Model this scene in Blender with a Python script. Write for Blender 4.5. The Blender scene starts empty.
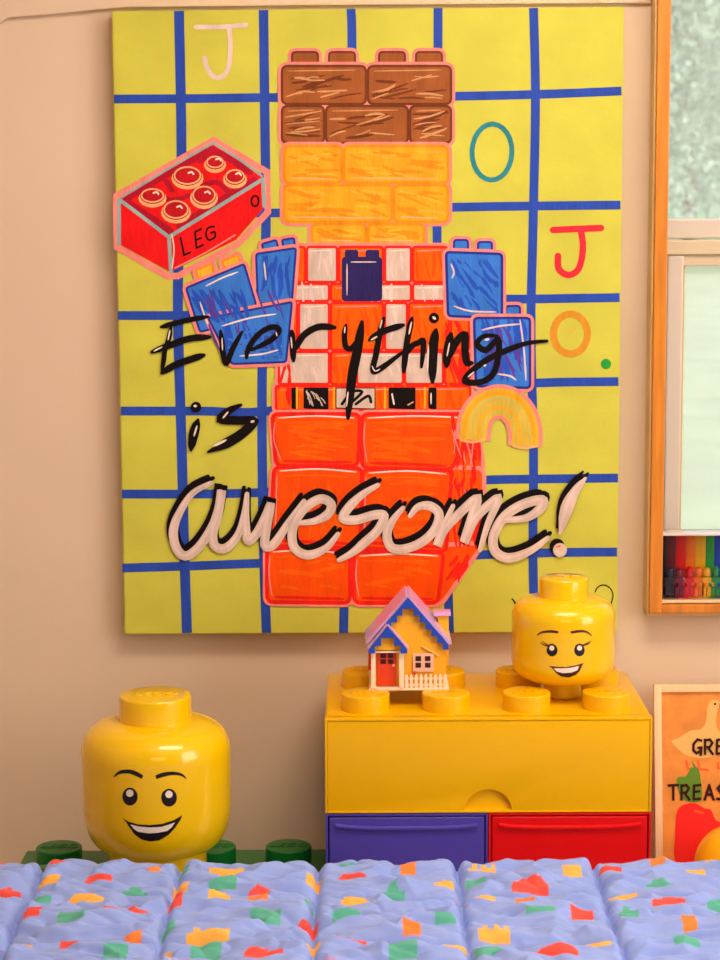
import bpy, bmesh, math, random
from mathutils import Vector, Matrix, noise
from mathutils.bvhtree import BVHTree
random.seed(7)
PI = math.pi
sc = bpy.context.scene
C = sc.collection

# ------------------------------------------------------------------ camera
F = 2090.0
PITCH = math.radians(7.8)
ROLL = math.radians(0.28)
EYE = Vector((0, 0, 1.53))
fwd = Vector((0, math.cos(PITCH), -math.sin(PITCH)))
right0 = Vector((1, 0, 0)); up0 = right0.cross(fwd)
right = right0 * math.cos(ROLL) - up0 * math.sin(ROLL)
up = right0 * math.sin(ROLL) + up0 * math.cos(ROLL)
cd = bpy.data.cameras.new('camera'); cam = bpy.data.objects.new('camera', cd); C.objects.link(cam)
cam.matrix_world = Matrix(((right.x, up.x, -fwd.x, EYE.x), (right.y, up.y, -fwd.y, EYE.y), (right.z, up.z, -fwd.z, EYE.z), (0, 0, 0, 1)))
cd.sensor_fit = 'HORIZONTAL'; cd.sensor_width = 24.0; cd.lens = 24.0 * F / 720
cd.clip_start = 0.05; cd.clip_end = 600
cd.dof.use_dof = True; cd.dof.focus_distance = 3.35; cd.dof.aperture_fstop = 9.0
sc.camera = cam

def ray(px, py):
    return (fwd * F + right * (px - 360) - up * (py - 480)).normalized()
def at(px, py, Y):                      # the point of the sight line at distance Y
    d = ray(px, py); return EYE + d * (Y / d.y)
def atz(px, py, z):
    d = ray(px, py); return EYE + d * ((z - EYE.z) / d.z)
def proj(p):
    v = Vector(p) - EYE; w = v.dot(fwd)
    return 360 + F * v.dot(right) / w, 480 - F * v.dot(up) / w

# ------------------------------------------------------------------ materials
def lin(c): return tuple(((x / 255) / 12.92 if x / 255 <= .04045 else ((x / 255 + .055) / 1.055) ** 2.4) for x in c)
def mat(name, rgb, rough=.5, var=0, scale=20, coat=0, bump=0, bscale=200, spec=.5, metal=0, sheen=0, stretch=None, sss=0):
    m = bpy.data.materials.new(name); m.use_nodes = True
    nt = m.node_tree; b = nt.nodes['Principled BSDF']
    c = lin(rgb)
    b.inputs['Base Color'].default_value = (*c, 1); b.inputs['Roughness'].default_value = rough
    b.inputs['Specular IOR Level'].default_value = spec; b.inputs['Metallic'].default_value = metal
    b.inputs['Coat Weight'].default_value = coat; b.inputs['Coat Roughness'].default_value = .08
    b.inputs['Sheen Weight'].default_value = sheen
    if sss:
        b.inputs['Subsurface Weight'].default_value = sss; b.inputs['Subsurface Radius'].default_value = (.02, .012, .004); b.inputs['Subsurface Scale'].default_value = .5
    tc = nt.nodes.new('ShaderNodeTexCoord')
    src = tc.outputs['Object']
    if stretch:
        mp = nt.nodes.new('ShaderNodeMapping'); mp.inputs['Scale'].default_value = stretch
        nt.links.new(src, mp.inputs[0]); src = mp.outputs[0]
    if var:
        n = nt.nodes.new('ShaderNodeTexNoise'); n.inputs['Scale'].default_value = scale; n.inputs['Detail'].default_value = 5
        nt.links.new(src, n.inputs['Vector'])
        r = nt.nodes.new('ShaderNodeValToRGB')
        r.color_ramp.elements[0].position = .32; r.color_ramp.elements[1].position = .68
        r.color_ramp.elements[0].color = (*[max(0, x * (1 - var)) for x in c], 1)
        r.color_ramp.elements[1].color = (*[min(1, x * (1 + var)) for x in c], 1)
        nt.links.new(n.outputs['Fac'], r.inputs[0]); nt.links.new(r.outputs[0], b.inputs['Base Color'])
    if bump:
        n = nt.nodes.new('ShaderNodeTexNoise'); n.inputs['Scale'].default_value = bscale; n.inputs['Detail'].default_value = 4
        nt.links.new(src, n.inputs['Vector'])
        bp = nt.nodes.new('ShaderNodeBump'); bp.inputs['Strength'].default_value = bump; bp.inputs['Distance'].default_value = .002
        nt.links.new(n.outputs['Fac'], bp.inputs['Height']); nt.links.new(bp.outputs[0], b.inputs['Normal'])
    return m
def glassy(name, tint, refl=.06, opac=0.0, body=(220, 230, 230)):
    m = bpy.data.materials.new(name); m.use_nodes = True; nt = m.node_tree; nt.nodes.clear()
    out = nt.nodes.new('ShaderNodeOutputMaterial'); tr = nt.nodes.new('ShaderNodeBsdfTransparent'); gl = nt.nodes.new('ShaderNodeBsdfGlossy')
    tr.inputs[0].default_value = (*tint, 1); gl.inputs['Roughness'].default_value = .03
    mx = nt.nodes.new('ShaderNodeMixShader'); fr = nt.nodes.new('ShaderNodeFresnel'); fr.inputs[0].default_value = 1.25
    nt.links.new(fr.outputs[0], mx.inputs[0]); nt.links.new(tr.outputs[0], mx.inputs[1]); nt.links.new(gl.outputs[0], mx.inputs[2])
    last = mx.outputs[0]
    if opac:
        df = nt.nodes.new('ShaderNodeBsdfDiffuse'); df.inputs[0].default_value = (*lin(body), 1)
        m2 = nt.nodes.new('ShaderNodeMixShader'); m2.inputs[0].default_value = opac
        nt.links.new(last, m2.inputs[1]); nt.links.new(df.outputs[0], m2.inputs[2]); last = m2.outputs[0]
    nt.links.new(last, out.inputs[0]); return m

M = {}
M['wall'] = mat('wall_paint', (224, 200, 174), .75, var=.03, scale=3, bump=.08, bscale=300)
M['ceil'] = mat('ceiling_paint', (232, 208, 188), .8)
M['floor'] = mat('floor_wood', (170, 120, 75), .45, var=.15, scale=6, stretch=(1, 12, 1))
M['ledge'] = mat('ledge_paint', (225, 215, 205), .6)
M['casing'] = mat('pine_casing', (212, 130, 40), .35, var=.18, scale=14, stretch=(6, 6, .5), bump=.1, bscale=60)
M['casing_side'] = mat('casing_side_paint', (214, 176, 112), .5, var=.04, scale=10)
M['upvc'] = mat('window_frame_paint', (208, 198, 186), .35)
M['upvc2'] = mat('meeting_rail_paint', (208, 192, 162), .4)
M['gasket'] = mat('window_gasket', (150, 118, 100), .6)
M['ybrick'] = mat('yellow_plastic', (240, 184, 0), .3, coat=.25, spec=.25)
M['yhead'] = mat('yellow_head_plastic', (244, 198, 6), .22, coat=.55, spec=.3)
M['green'] = mat('dark_green_plastic', (12, 116, 44), .35, spec=.35, coat=.1)
M['blueb'] = mat('violet_blue_plastic', (72, 60, 168), .35, coat=.2)
M['redb'] = mat('red_plastic', (218, 2, 8), .35, coat=.15, spec=.3)
M['gap'] = mat('gap_shade', (40, 24, 40), .7)
M['redgap'] = mat('red_gap_shade', (130, 6, 14), .7)
M['black'] = mat('face_black', (24, 12, 12), .35)
M['brown'] = mat('face_dark_brown', (84, 24, 14), .35)
M['white'] = mat('face_white', (244, 228, 218), .35)
M['wood'] = mat('pale_wood', (238, 205, 160), .5, var=.06, scale=20, stretch=(3, 3, .4))
M['mattress'] = mat('mattress_ticking', (225, 222, 215), .9)
M['bedwood'] = mat('bed_wood', (205, 165, 115), .5, var=.1, scale=6, stretch=(.3, 3, 3))

# ------------------------------------------------------------------ object helpers
def link(name, me, m, parent=None):
    o = bpy.data.objects.new(name, me); C.objects.link(o)
    ms = m if isinstance(m, (list, tuple)) else [m]
    for x in ms: me.materials.append(x)
    if parent is not None: o.parent = parent
    return o
def obj(name, bm, m, parent=None, smooth=True, angle=35):
    bmesh.ops.recalc_face_normals(bm, faces=bm.faces)
    return obj_raw(name, bm, m, parent, smooth, angle)
def obj_raw(name, bm, m, parent=None, smooth=True, angle=35):
    me = bpy.data.meshes.new(name); bm.to_mesh(me); bm.free()
    if smooth:
        me.shade_smooth()
        b2 = bmesh.new(); b2.from_mesh(me)
        for e in b2.edges:
            if len(e.link_faces) == 2 and e.calc_face_angle(0) > math.radians(angle): e.smooth = False
        b2.to_mesh(me); b2.free()
    return link(name, me, m, parent)
def tag(o, label=None, cat=None, group=None, kind=None):
    if label: o['label'] = label
    if cat: o['category'] = cat
    if group: o['group'] = group
    if kind: o['kind'] = kind
    return o
def empty(name, loc=(0, 0, 0), rz=0):
    o = bpy.data.objects.new(name, None); C.objects.link(o); o.location = loc; o.rotation_euler = (0, 0, rz)
    o.empty_display_size = .02
    return o
def copy_tree(o, parent=None):
    c = o.copy(); C.objects.link(c)
    if parent is not None: c.parent = parent
    for ch in list(o.children): copy_tree(ch, c)
    return c
def box(bm, x0, x1, y0, y1, z0, z1, bev=0, seg=2, mi=0):
    n0 = set(bm.faces)
    v = [bm.verts.new(p) for p in ((x0, y0, z0), (x1, y0, z0), (x1, y1, z0), (x0, y1, z0), (x0, y0, z1), (x1, y0, z1), (x1, y1, z1), (x0, y1, z1))]
    fs = [bm.faces.new([v[i] for i in f]) for f in ((0, 3, 2, 1), (4, 5, 6, 7), (0, 1, 5, 4), (1, 2, 6, 5), (2, 3, 7, 6), (3, 0, 4, 7))]
    if bev:
        es = list({e for f in fs for e in f.edges})
        bmesh.ops.bevel(bm, geom=es, offset=bev, segments=seg, profile=.6, affect='EDGES')
    if mi:
        for f in bm.faces:
            if f not in n0: f.material_index = mi
    return bm
def B(*a, **k): return box(bmesh.new(), *a, **k)
def prism(bm, pts, y0, y1, bev=0, mi=0):           # outline in x,z pushed from y0 to y1
    n0 = set(bm.faces)
    vs = [bm.verts.new((x, y0, z)) for x, z in pts]; f = bm.faces.new(vs)
    r = bmesh.ops.extrude_face_region(bm, geom=[f]); ev = [g for g in r['geom'] if isinstance(g, bmesh.types.BMVert)]
    bmesh.ops.translate(bm, vec=(0, y1 - y0, 0), verts=ev)
    if bev:
        fr = [x for x in bm.faces if x not in n0]
        es = list({e for x in fr for e in x.edges if all(abs(v.co.y - y0) < 1e-6 for v in e.verts)})
        bmesh.ops.bevel(bm, geom=es, offset=bev, segments=2, profile=.6, affect='EDGES')
    for x in bm.faces:
        if x not in n0: x.material_index = mi
    return bm
def lathe(bm, prof, seg=64, cx=0, cy=0, mi=0):
    rings = []
    for r, z in prof:
        if r < 1e-6: rings.append([bm.verts.new((cx, cy, z))])
        else: rings.append([bm.verts.new((cx + r * math.cos(2 * PI * k / seg), cy + r * math.sin(2 * PI * k / seg), z)) for k in range(seg)])
    for a, b in zip(rings, rings[1:]):
        for k in range(seg):
            k2 = (k + 1) % seg
            if len(a) == 1 and len(b) == 1: continue
            if len(a) == 1: f = bm.faces.new((a[0], b[k], b[k2]))
            elif len(b) == 1: f = bm.faces.new((a[k], b[0], a[k2]))
            else: f = bm.faces.new((a[k], b[k], b[k2], a[k2]))
            f.material_index = mi
    return bm
def arc(cx, cz, r, a0, a1, n=6):
    return [(cx + r * math.cos(math.radians(a0 + (a1 - a0) * i / n)), cz + r * math.sin(math.radians(a0 + (a1 - a0) * i / n))) for i in range(n + 1)]
def stud_profile(r, h, rim=.003):
    return [(0, h)] + arc(r - rim, h - rim, rim, 90, 0, 4) + [(r, 0.0004), (r, 0)]
_txt = {}
def text_mesh(s, size, ext, shear=.25, off=.0):
    k = (s, size, ext, shear, off)
    if k not in _txt:
        cu = bpy.data.curves.new('lettering', 'FONT'); cu.body = s; cu.size = size; cu.extrude = ext; cu.align_x = 'CENTER'; cu.align_y = 'CENTER'
        cu.shear = shear; cu.offset = off; cu.resolution_u = 3
        o = bpy.data.objects.new('lettering', cu); C.objects.link(o)
        dg = bpy.context.evaluated_depsgraph_get(); dg.update()
        me = bpy.data.meshes.new_from_object(o.evaluated_get(dg)); C.objects.unlink(o); bpy.data.objects.remove(o); _txt[k] = me
    return _txt[k].copy()
def stud(parent, x, y, z, r, h, m, word=True, size=None):
    o = obj('stud', lathe(bmesh.new(), stud_profile(r, h, r * .07), 48), m, parent)
    o.location = (x, y, z)
    if word:
        me = text_mesh('LEGO', size or r * .5, r * .018, .25, r * .012)
        t = link('raised_lettering', me, m, o); t.location = (0, 0, h + r * .016)
    return o

# ------------------------------------------------------------------ main levels
YW = 3.47                                             # face of the window wall
Z_TOP = at(488, 718.5, 3.117).z                      # top of the yellow box
Z_MID = at(488, 813, 3.117).z                         # underside of the yellow box
Z_LOW = Z_MID - (Z_TOP - Z_MID)                       # underside of the blue and red drawers
SH = .0262
print('levels', Z_TOP, Z_MID, Z_LOW)

# ------------------------------------------------------------------ room
def struct(name, bm, m, parent=None, smooth=False):
    o = obj(name, bm, m, parent, smooth)
    if parent is None: o['kind'] = 'structure'
    return o
XL, XR, YB, H = -1.7, 2.3, -2.2, 2.45
wl = at(660, 300, YW).x; wb = at(700, 604.5, YW - .05).z
WX0, WX1, WZ0, WZ1 = wl, wl + 1.0, wb, wb + 1.25
bm = bmesh.new()
T = .16
box(bm, XL - .1, WX0, YW, YW + T, -.1, H + .1); box(bm, WX1, XR + .1, YW, YW + T, -.1, H + .1)
box(bm, WX0, WX1, YW, YW + T, -.1, WZ0); box(bm, WX0, WX1, YW, YW + T, WZ1, H + .1)
struct('wall_front', bm, M['wall'])
struct('wall_left', B(XL - .1, XL, YB, YW, 0, H), M['wall'])
# right wall with a tall window opening towards the day
bm = bmesh.new()
box(bm, XR, XR + .1, YB, .55, 0, H); box(bm, XR, XR + .1, 2.35, YW, 0, H); box(bm, XR, XR + .1, .55, 2.35, 0, .75); box(bm, XR, XR + .1, .55, 2.35, 2.2, H)
struct('wall_right', bm, M['wall'])
struct('wall_back', B(XL - .1, XR + .1, YB - .1, YB, 0, H), M['wall'])
struct('ceiling', B(XL - .1, XR + .1, YB - .1, YW, H, H + .1), M['ceil'])
struct('floor', B(XL - .1, XR + .1, YB - .1, YW + T, -.1, 0), M['floor'])
# added raised wall band, its edge stands in for a light boundary
pts = []
for px, py in ((-40, 34), (0, 23), (5, 19.5), (9, 17.5), (22, 16.5), (45, 15), (70, 12.5), (100, 9.5), (125, 7.5), (300, 5.5), (651, 3)):
    p = at(px, py, YW - .012); pts.append((p.x, p.z))
poly = [(XL, pts[0][1] - .02)] + pts + [(pts[-1][0], H), (XL, H)]
bm = prism(bmesh.new(), poly, YW - .012, YW, bev=.003)
struct('light_edge_band', bm, M['wall'])
# built-in ledge along the wall (stepped) that carries the boxes
Z_GT = at(20, 849, 3.36).z                          # top of the green brick
GX0 = at(21, 852, 3.30).x; GX1 = GX0 + .5
GH = Z_TOP - Z_MID
struct('trim_2', B(XL, at(327, 860, 3.15).x, 2.98, YW, 0, Z_GT - GH, bev=.004), M['ledge'])
struct('trim_3', B(at(327, 860, 3.15).x, at(653.5, 860, YBX).x if False else at(654, 760, 3.117).x, 2.98, YW, 0, Z_LOW, bev=.004), M['ledge'])
PB = Z_LOW - .045
struct('trim_4', B(at(654, 760, 3.117).x, XR, 2.98, YW, 0, PB, bev=.004), M['ledge'])

# ------------------------------------------------------------------ window
CP = .05                                              # casing stands out from the wall
CW = at(660.5, 400, YW - CP).x - at(650, 400, YW - CP).x
bm = bmesh.new()
o0, o1, q0, q1 = WX0 - CW, WX1 + CW, at(700, 613, YW - CP).z, WZ1 + CW
win = tag(empty('window_1', (0, 0, 0)), kind='structure')
for nm, b in (('casing', B(o0, WX0 + .004, YW - CP, YW - .004, q0, q1, bev=.0015)), ('casing', B(WX1 - .004, o1, YW - CP, YW - .004, q0, q1, bev=.0015)),
              ('casing', B(WX0 + .004, WX1 - .004, YW - CP, YW + .001, q0, WZ0, bev=.0015)), ('casing', B(WX0 + .004, WX1 - .004, YW - CP, YW - .004, WZ1, q1, bev=.0015))):
    struct(nm, b, M['casing'], win)
# paler side lining of the casing against the wall
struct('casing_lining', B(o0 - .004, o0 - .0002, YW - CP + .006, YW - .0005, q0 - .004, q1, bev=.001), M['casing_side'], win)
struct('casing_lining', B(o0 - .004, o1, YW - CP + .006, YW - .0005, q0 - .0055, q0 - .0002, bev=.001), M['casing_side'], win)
struct('window_sill', B(WX0, WX1, YW + .001, YW + T, WZ0 - .002, WZ0 + .001), M['casing'], win)
YF = YW + .06                                         # face of the sash frames
def Xa(px, py=400): return at(px, py, YF).x
def Za(py, px=700): return at(px, py, YF).z
xs = Xa(668, 100)
# outer frame
struct('window_frame', B(WX0, xs - .001, YF + .01, YF + .07, WZ0, WZ1, bev=.002), M['upvc'], win)
struct('window_frame', B(WX1 - .03, WX1, YF + .01, YF + .07, WZ0, WZ1, bev=.002), M['upvc'], win)
struct('window_frame', B(WX0, WX1, YF + .011, YF + .07, WZ1 - .03, WZ1, bev=.002), M['upvc'], win)
# upper sash (outer) : slim, bottom rail from y 220 to 238
struct('sash_rail', B(WX0 + .001, WX1 - .03, YF + .02, YF + .06, Za(239), Za(219), bev=.003), M['upvc'], win)
struct('sash_rail', B(WX0 + .001, WX1 - .03, YF - .004, YF + .04, Za(254.5), Za(240), bev=.002), M['upvc2'], win)
# lower sash : stile, top rail, bottom rail
struct('sash_rail', B(WX0 + .002, WX1 - .03, YF + .004, YF + .045, Za(266), Za(254.7), bev=.002), M['upvc2'], win)
struct('sash_stile', B(Xa(666), Xa(681.5), YF + .0, YF + .045, WZ0 + .002, Za(255), bev=.003), M['upvc'], win)
struct('sash_stile', B(WX1 - .09, WX1 - .03, YF + .0, YF + .045, WZ0 + .002, Za(255), bev=.003), M['upvc'], win)
struct('sash_rail', B(Xa(666), WX1 - .03, YF + .001, YF + .045, WZ0 + .002, WZ0 + .07, bev=.003), M['upvc'], win)
struct('glazing_bead', B(Xa(681.6), Xa(684), YF + .012, YF + .04, WZ0 + .06, Za(266), bev=.001), M['casing_side'], win)
G = glassy('hazed_window_glass', (.97, .99, .98), opac=.2, body=(222, 230, 245))  # pale diffuse share in the glass paints the outdoor haze
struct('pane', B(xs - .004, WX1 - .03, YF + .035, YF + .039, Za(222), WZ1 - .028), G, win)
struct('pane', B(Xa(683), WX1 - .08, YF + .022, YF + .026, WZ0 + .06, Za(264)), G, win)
# right-hand window that lights the room
wr = tag(empty('window_2', (0, 0, 0)), kind='structure')
for a in ((.55, .61, .75, 2.2), (2.29, 2.35, .75, 2.2), (1.42, 1.48, .75, 2.2), (.55, 2.35, .75, .81), (.55, 2.35, 2.14, 2.2)):
    struct('window_frame', B(XR + .02, XR + .07, a[0], a[1], a[2], a[3], bev=.002), M['upvc'], wr)

# ------------------------------------------------------------------ painting
YC = YW - .035
p00 = at(111.5, 11, YC); p10 = at(624, 6.5, YC); p01 = at(124.5, 634.5, YC); p11 = at(617, 632.5, YC)
x0 = (p00.x + p01.x) / 2; x1 = (p10.x + p11.x) / 2; z1 = (p00.z + p10.z) / 2; z0 = (p01.z + p11.z) / 2
print('canvas', [tuple(round(v, 3) for v in p) for p in (p00, p10, p01, p11)], x1 - x0, z1 - z0)
M['canvas'] = mat('canvas_yellow_paint', (206, 203, 76), .6, var=.09, scale=7, bump=.25, bscale=500, stretch=(1, 1, 1.3), spec=.2)
cv = bmesh.new()
vs = []
for p in (p01, p11, p10, p00):
    vs.append(cv.verts.new((p.x, YC, p.z)))
f = cv.faces.new(vs)
r = bmesh.ops.extrude_face_region(cv, geom=[f]); bmesh.ops.translate(cv, vec=(0, .0344, 0), verts=[g for g in r['geom'] if isinstance(g, bmesh.types.BMVert)])
bmesh.ops.bevel(cv, geom=list(cv.edges), offset=.002, segments=2, affect='EDGES')
canvas_root = tag(empty('canvas_picture', (0, YC, 0)), 'large yellow canvas with blue grid, painted toy bricks and brushed slogan, hung on the wall', 'painting')
co = obj('canvas', cv, M['canvas'], canvas_root); co.location = (0, -YC, 0)

PM = {}
PC = dict(blue=(42, 76, 180), deepblue=(34, 48, 150), navy=(44, 34, 96), sky=(56, 122, 218), mid=(40, 86, 200), pink=(246, 140, 130), orange=(255, 98, 0), orange2=(255, 80, 0),
          red=(240, 34, 22), dred=(190, 18, 30), brick=(232, 20, 26), crimson=(178, 14, 44), white=(240, 222, 208), grey=(214, 190, 176), black=(14, 6, 8), teal=(140, 176, 176),
          brown=(158, 88, 42), dbrown=(112, 54, 26), lbrown=(206, 150, 100), amber=(246, 168, 34), amber2=(236, 146, 24), gold=(228, 178, 50), olive=(206, 186, 84), peach=(240, 176, 120),
          lpink=(226, 200, 196), teal2=(44, 136, 150), jred=(226, 44, 62), ochre=(214, 146, 44), green=(40, 160, 60), leaf=(200, 220, 70), vio=(92, 60, 160))
def pm(k):
    if k not in PM: PM[k] = mat('paint_' + k, PC[k], .5, var=.14, scale=45, bump=.5, bscale=260, stretch=(1, 1, .35), spec=.15)
    return PM[k]
LAY = [0]
def catmull(P, n=7):
    if len(P) < 3: return [tuple(a + (b - a) * i / n for a, b in zip(P[0], P[1])) for i in range(n + 1)] if len(P) == 2 else P
    out = []
    for i in range(len(P) - 1):
        a = P[max(i - 1, 0)]; b = P[i]; c = P[i + 1]; d = P[min(i + 2, len(P) - 1)]
        for t in range(n):
            t = t / n
            out.append(tuple(.5 * (2 * b[k] + (c[k] - a[k]) * t + (2 * a[k] - 5 * b[k] + 4 * c[k] - d[k]) * t * t + (3 * b[k] - a[k] - 3 * c[k] + d[k]) * t ** 3) for k in range(len(b))))
    out.append(P[-1]); return out
class Paint:
    def __init__(s): s.bm = bmesh.new(); s.mats = []
    def mi(s, k):
        if k not in s.mats: s.mats.append(k)
        return s.mats.index(k)
    def face(s, pts, k):
        y = -.0004 - LAY[0] * 1e-6
        vs = []
        for a, b in pts:
            p = at(a, b, YC + y); vs.append(s.bm.verts.new((p.x, y, p.z)))
        try: f = s.bm.faces.new(vs); f.material_index = s.mi(k)
        except ValueError: pass
    def poly(s, pts, k, rnd=0, outline=None, ow=2.0):
        if rnd: pts = roundp(pts, rnd)
        LAY[0] += 3
        y = -.0004 - LAY[0] * 1e-6
        vs = [s.bm.verts.new((at(a, b, YC + y).x, y, at(a, b, YC + y).z)) for a, b in pts]
        f = s.bm.faces.new(vs); f.material_index = s.mi(k); f.normal_update()
        bmesh.ops.triangulate(s.bm, faces=[f])
        if outline: s.stroke(list(pts) + [pts[0]], ow, outline, smooth=False)
    def stroke(s, P, w, k, smooth=True, n=5, taper=0, flat=False, thin=False):
        """one brush stroke: a single ribbon whose rounded tips belong to it"""
        P = [(p[0], p[1], (p[2] if len(p) > 2 else w)) for p in P]
        Q = catmull(P, n) if smooth else P
        Q = [Q[0]] + [b for a, b in zip(Q, Q[1:]) if math.hypot(b[0] - a[0], b[1] - a[1]) > .05]
        if len(Q) < 2: return
        closed = math.hypot(Q[0][0] - Q[-1][0], Q[0][1] - Q[-1][1]) < .06 and len(Q) > 3
        def unit(a, b):
            L = math.hypot(b[0] - a[0], b[1] - a[1]) or 1; return (b[0] - a[0]) / L, (b[1] - a[1]) / L
        if taper:
            m = len(Q) - 1; Q = [(q[0], q[1], q[2] * min(1, .5 + taper * min(i, m - i) / m * 3)) for i, q in enumerate(Q)]
        if not closed and not flat:                     # round tips
            d = unit(Q[1], Q[0]); r = Q[0][2] / 2; a0 = [(Q[0][0] + d[0] * r * t, Q[0][1] + d[1] * r * t, 2 * r * math.sqrt(max(0, 1 - t * t)) + .02) for t in (1, .85, .5)]
            e = unit(Q[-2], Q[-1]); r = Q[-1][2] / 2; a1 = [(Q[-1][0] + e[0] * r * t, Q[-1][1] + e[1] * r * t, 2 * r * math.sqrt(max(0, 1 - t * t)) + .02) for t in (.5, .85, 1)]
            Q = a0 + list(Q) + a1
        LAY[0] += 1.2 if thin else 3
        rows = []; N = len(Q); ramp = smooth and len(P) > 4
        for i, q in enumerate(Q):
            a = Q[i - 1] if i else (Q[-2] if closed else q); b = Q[i + 1] if i < N - 1 else (Q[1] if closed else q)
            t0 = unit(a, q) if a is not q else unit(q, b); t1 = unit(q, b) if b is not q else t0
            tx, ty = t0[0] + t1[0], t0[1] + t1[1]; L = math.hypot(tx, ty)
            if L < .25: tx, ty = t1; L = 1
            tx /= L; ty /= L; c = max(.55, tx * t1[0] + ty * t1[1]); h = q[2] / 2 / c
            LAY[0] += .8 if ramp else 0
            y = -.0004 - LAY[0] * 1e-6
            p1 = at(q[0] - ty * h, q[1] + tx * h, YC + y); p2 = at(q[0] + ty * h, q[1] - tx * h, YC + y)
            rows.append((s.bm.verts.new((p1.x, y, p1.z)), s.bm.verts.new((p2.x, y, p2.z))))
        for a, b in zip(rows, rows[1:]):
            f = s.bm.faces.new((a[0], b[0], b[1], a[1])); f.material_index = s.mi(k)
    def disc(s, x, y, r, k, ry=None, n=16, lay=False):
        if lay: LAY[0] += 3
        ry = ry or r
        s.face([(x + r * math.cos(2 * PI * i / n), y + ry * math.sin(2 * PI * i / n)) for i in range(n)], k)
    def ring(s, x, y, rx, ry, w, k, a0=0, a1=360, tilt=0):
        t = math.radians(tilt); P = []
        for i in range(25):
            a = math.radians(a0 + (a1 - a0) * i / 24); u, v = rx * math.cos(a), ry * math.sin(a)
            P.append((x + u * math.cos(t) - v * math.sin(t), y + u * math.sin(t) + v * math.cos(t)))
        s.stroke(P, w, k, smooth=False)
    def build(s, name):
        # paint faces the room
        for f in s.bm.faces:
            f.normal_update()
            if f.normal.y > 0: f.normal_flip()
        return obj_raw(name, s.bm, [pm(k) for k in s.mats], canvas_root, smooth=False)
def roundp(pts, r, n=4):
    out = []; N = len(pts)
    for i in range(N):
        a, b, c = Vector(pts[i - 1]), Vector(pts[i]), Vector(pts[(i + 1) % N])
        d1 = (a - b); d2 = (c - b); rr = min(r, d1.length * .45, d2.length * .45)
        p, q = b + d1.normalized() * rr, b + d2.normalized() * rr
        for t in range(n + 1):
            t = t / n; out.append(tuple((1 - t) ** 2 * p + 2 * t * (1 - t) * b + t * t * q))
    return out

# blue grid
g = Paint()
for P, w in (([(179, 11), (181.5, 150), (179, 240), (178, 320), (181.5, 440), (184, 540), (187, 633)], 10), ([(263.5, 10), (265, 130), (266, 230), (263, 320), (262, 420), (263.5, 540), (266.5, 633)], 9.5),
             ([(351, 9), (352, 60), (350, 300), (345, 560), (343.5, 633)], 9), ([(438, 8), (438, 60), (437, 220), (440, 400), (447, 560), (449.5, 633)], 9),
             ([(533.5, 8), (535.5, 100), (533, 230), (531, 330), (533.5, 450), (533, 560), (535, 632)], 9)): g.stroke([(a, b) for a, b in P], w, 'blue', flat=True)
for P in ([(114, 99), (200, 98.5), (270, 97.5), (360, 97.5), (440, 96.5), (534, 94.5), (621.5, 91)], [(116, 213), (266, 213), (350, 211), (440, 207.5), (534, 206), (620.5, 205)],
          [(118, 315.5), (200, 315), (300, 310), (440, 300), (530, 299), (619.5, 297.5)], [(121, 411), (200, 411), (268, 411), (400, 390), (535, 383), (618.5, 381.5)],
          [(122, 494), (200, 494), (270, 492), (400, 484), (484, 480), (536, 479), (618, 478)], [(122.5, 568), (190, 566), (265, 563), (400, 558), (534, 553), (617, 552)]):
    g.stroke(P, 8.8, 'blue', flat=True)
g.build('grid_lines')

# letters in the squares
def letter(strokes, k, name='painted_letter', hi=None):
    a = Paint()
    for P, w in strokes: a.stroke(P, w, k)
    if hi:
        for P, w, c in hi: a.stroke(P, w, c)
    return a.build(name)
tag(letter([([(196, 27), (220, 27), (246, 25)], 4.5), ([(229, 28), (230.5, 45), (229.5, 62), (225, 74), (216, 78), (208, 70), (204.5, 58)], 4.5)], 'lpink'), 'pale grey letter J')
a = Paint(); a.ring(492, 152, 20, 28, 5, 'teal2', tilt=2); tag(a.build('painted_letter'), 'teal letter O')
tag(letter([([(553, 230), (575, 229), (601, 228)], 6.5), ([(581, 230), (583, 248), (579, 268), (569, 275), (559, 269), (558, 256)], 6.5)], 'jred'), 'red letter J')
a = Paint(); a.ring(570.5, 334, 17, 20, 7, 'ochre'); a.stroke([(570, 331), (572, 333), (576, 327)], 1.2, 'gold'); tag(a.build('painted_letter'), 'ochre letter O')
a = Paint(); a.disc(606, 364, 5.2, 'green', lay=True); a.build('painted_dot')
a = Paint(); a.stroke([(595, 592), (598, 587), (604, 585), (610, 588), (613, 595), (611, 604)], 1.2, 'black'); a.build('pen_doodle'); a = Paint(); a.stroke([(512, 599), (514, 601), (516, 605)], 1.5, 'black'); a.build('pen_doodle')

# painted toy brick with six studs
a = Paint()
a.stroke([(116, 196), (214, 140), (267, 172), (268, 212), (238, 244), (178, 276), (167, 276), (117, 247), (116, 196)], 6.5, 'pink', smooth=False)
a.poly([(120, 198), (214, 144), (263, 178), (169, 236)], 'brick')
a.poly([(120, 199), (169, 236), (170, 272), (119, 244)], 'brick')
a.poly([(169, 236), (263, 178), (263, 209), (236, 240), (170, 272)], 'brick')
for P in ([(126, 199), (170, 172), (212, 149)], [(130, 204), (160, 224), (170, 231)], [(180, 226), (215, 204), (254, 180)], [(200, 160), (216, 152), (250, 172)]): a.stroke(P, 7, 'crimson')
for P in ([(150, 187), (170, 200), (190, 195)], [(195, 190), (215, 182), (228, 192)], [(165, 180), (172, 190)]): a.stroke(P, 5, 'crimson')
for P in ([(120, 200), (169, 237), (263, 179)], [(169, 237), (171, 272)], [(119, 200), (119, 244)], [(263, 179), (264, 206)]): a.stroke(P, 3.6, 'teal', smooth=False)
a.stroke([(122, 197), (168, 169), (213, 143), (240, 160), (262, 176)], 2.2, 'teal', smooth=False)
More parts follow.
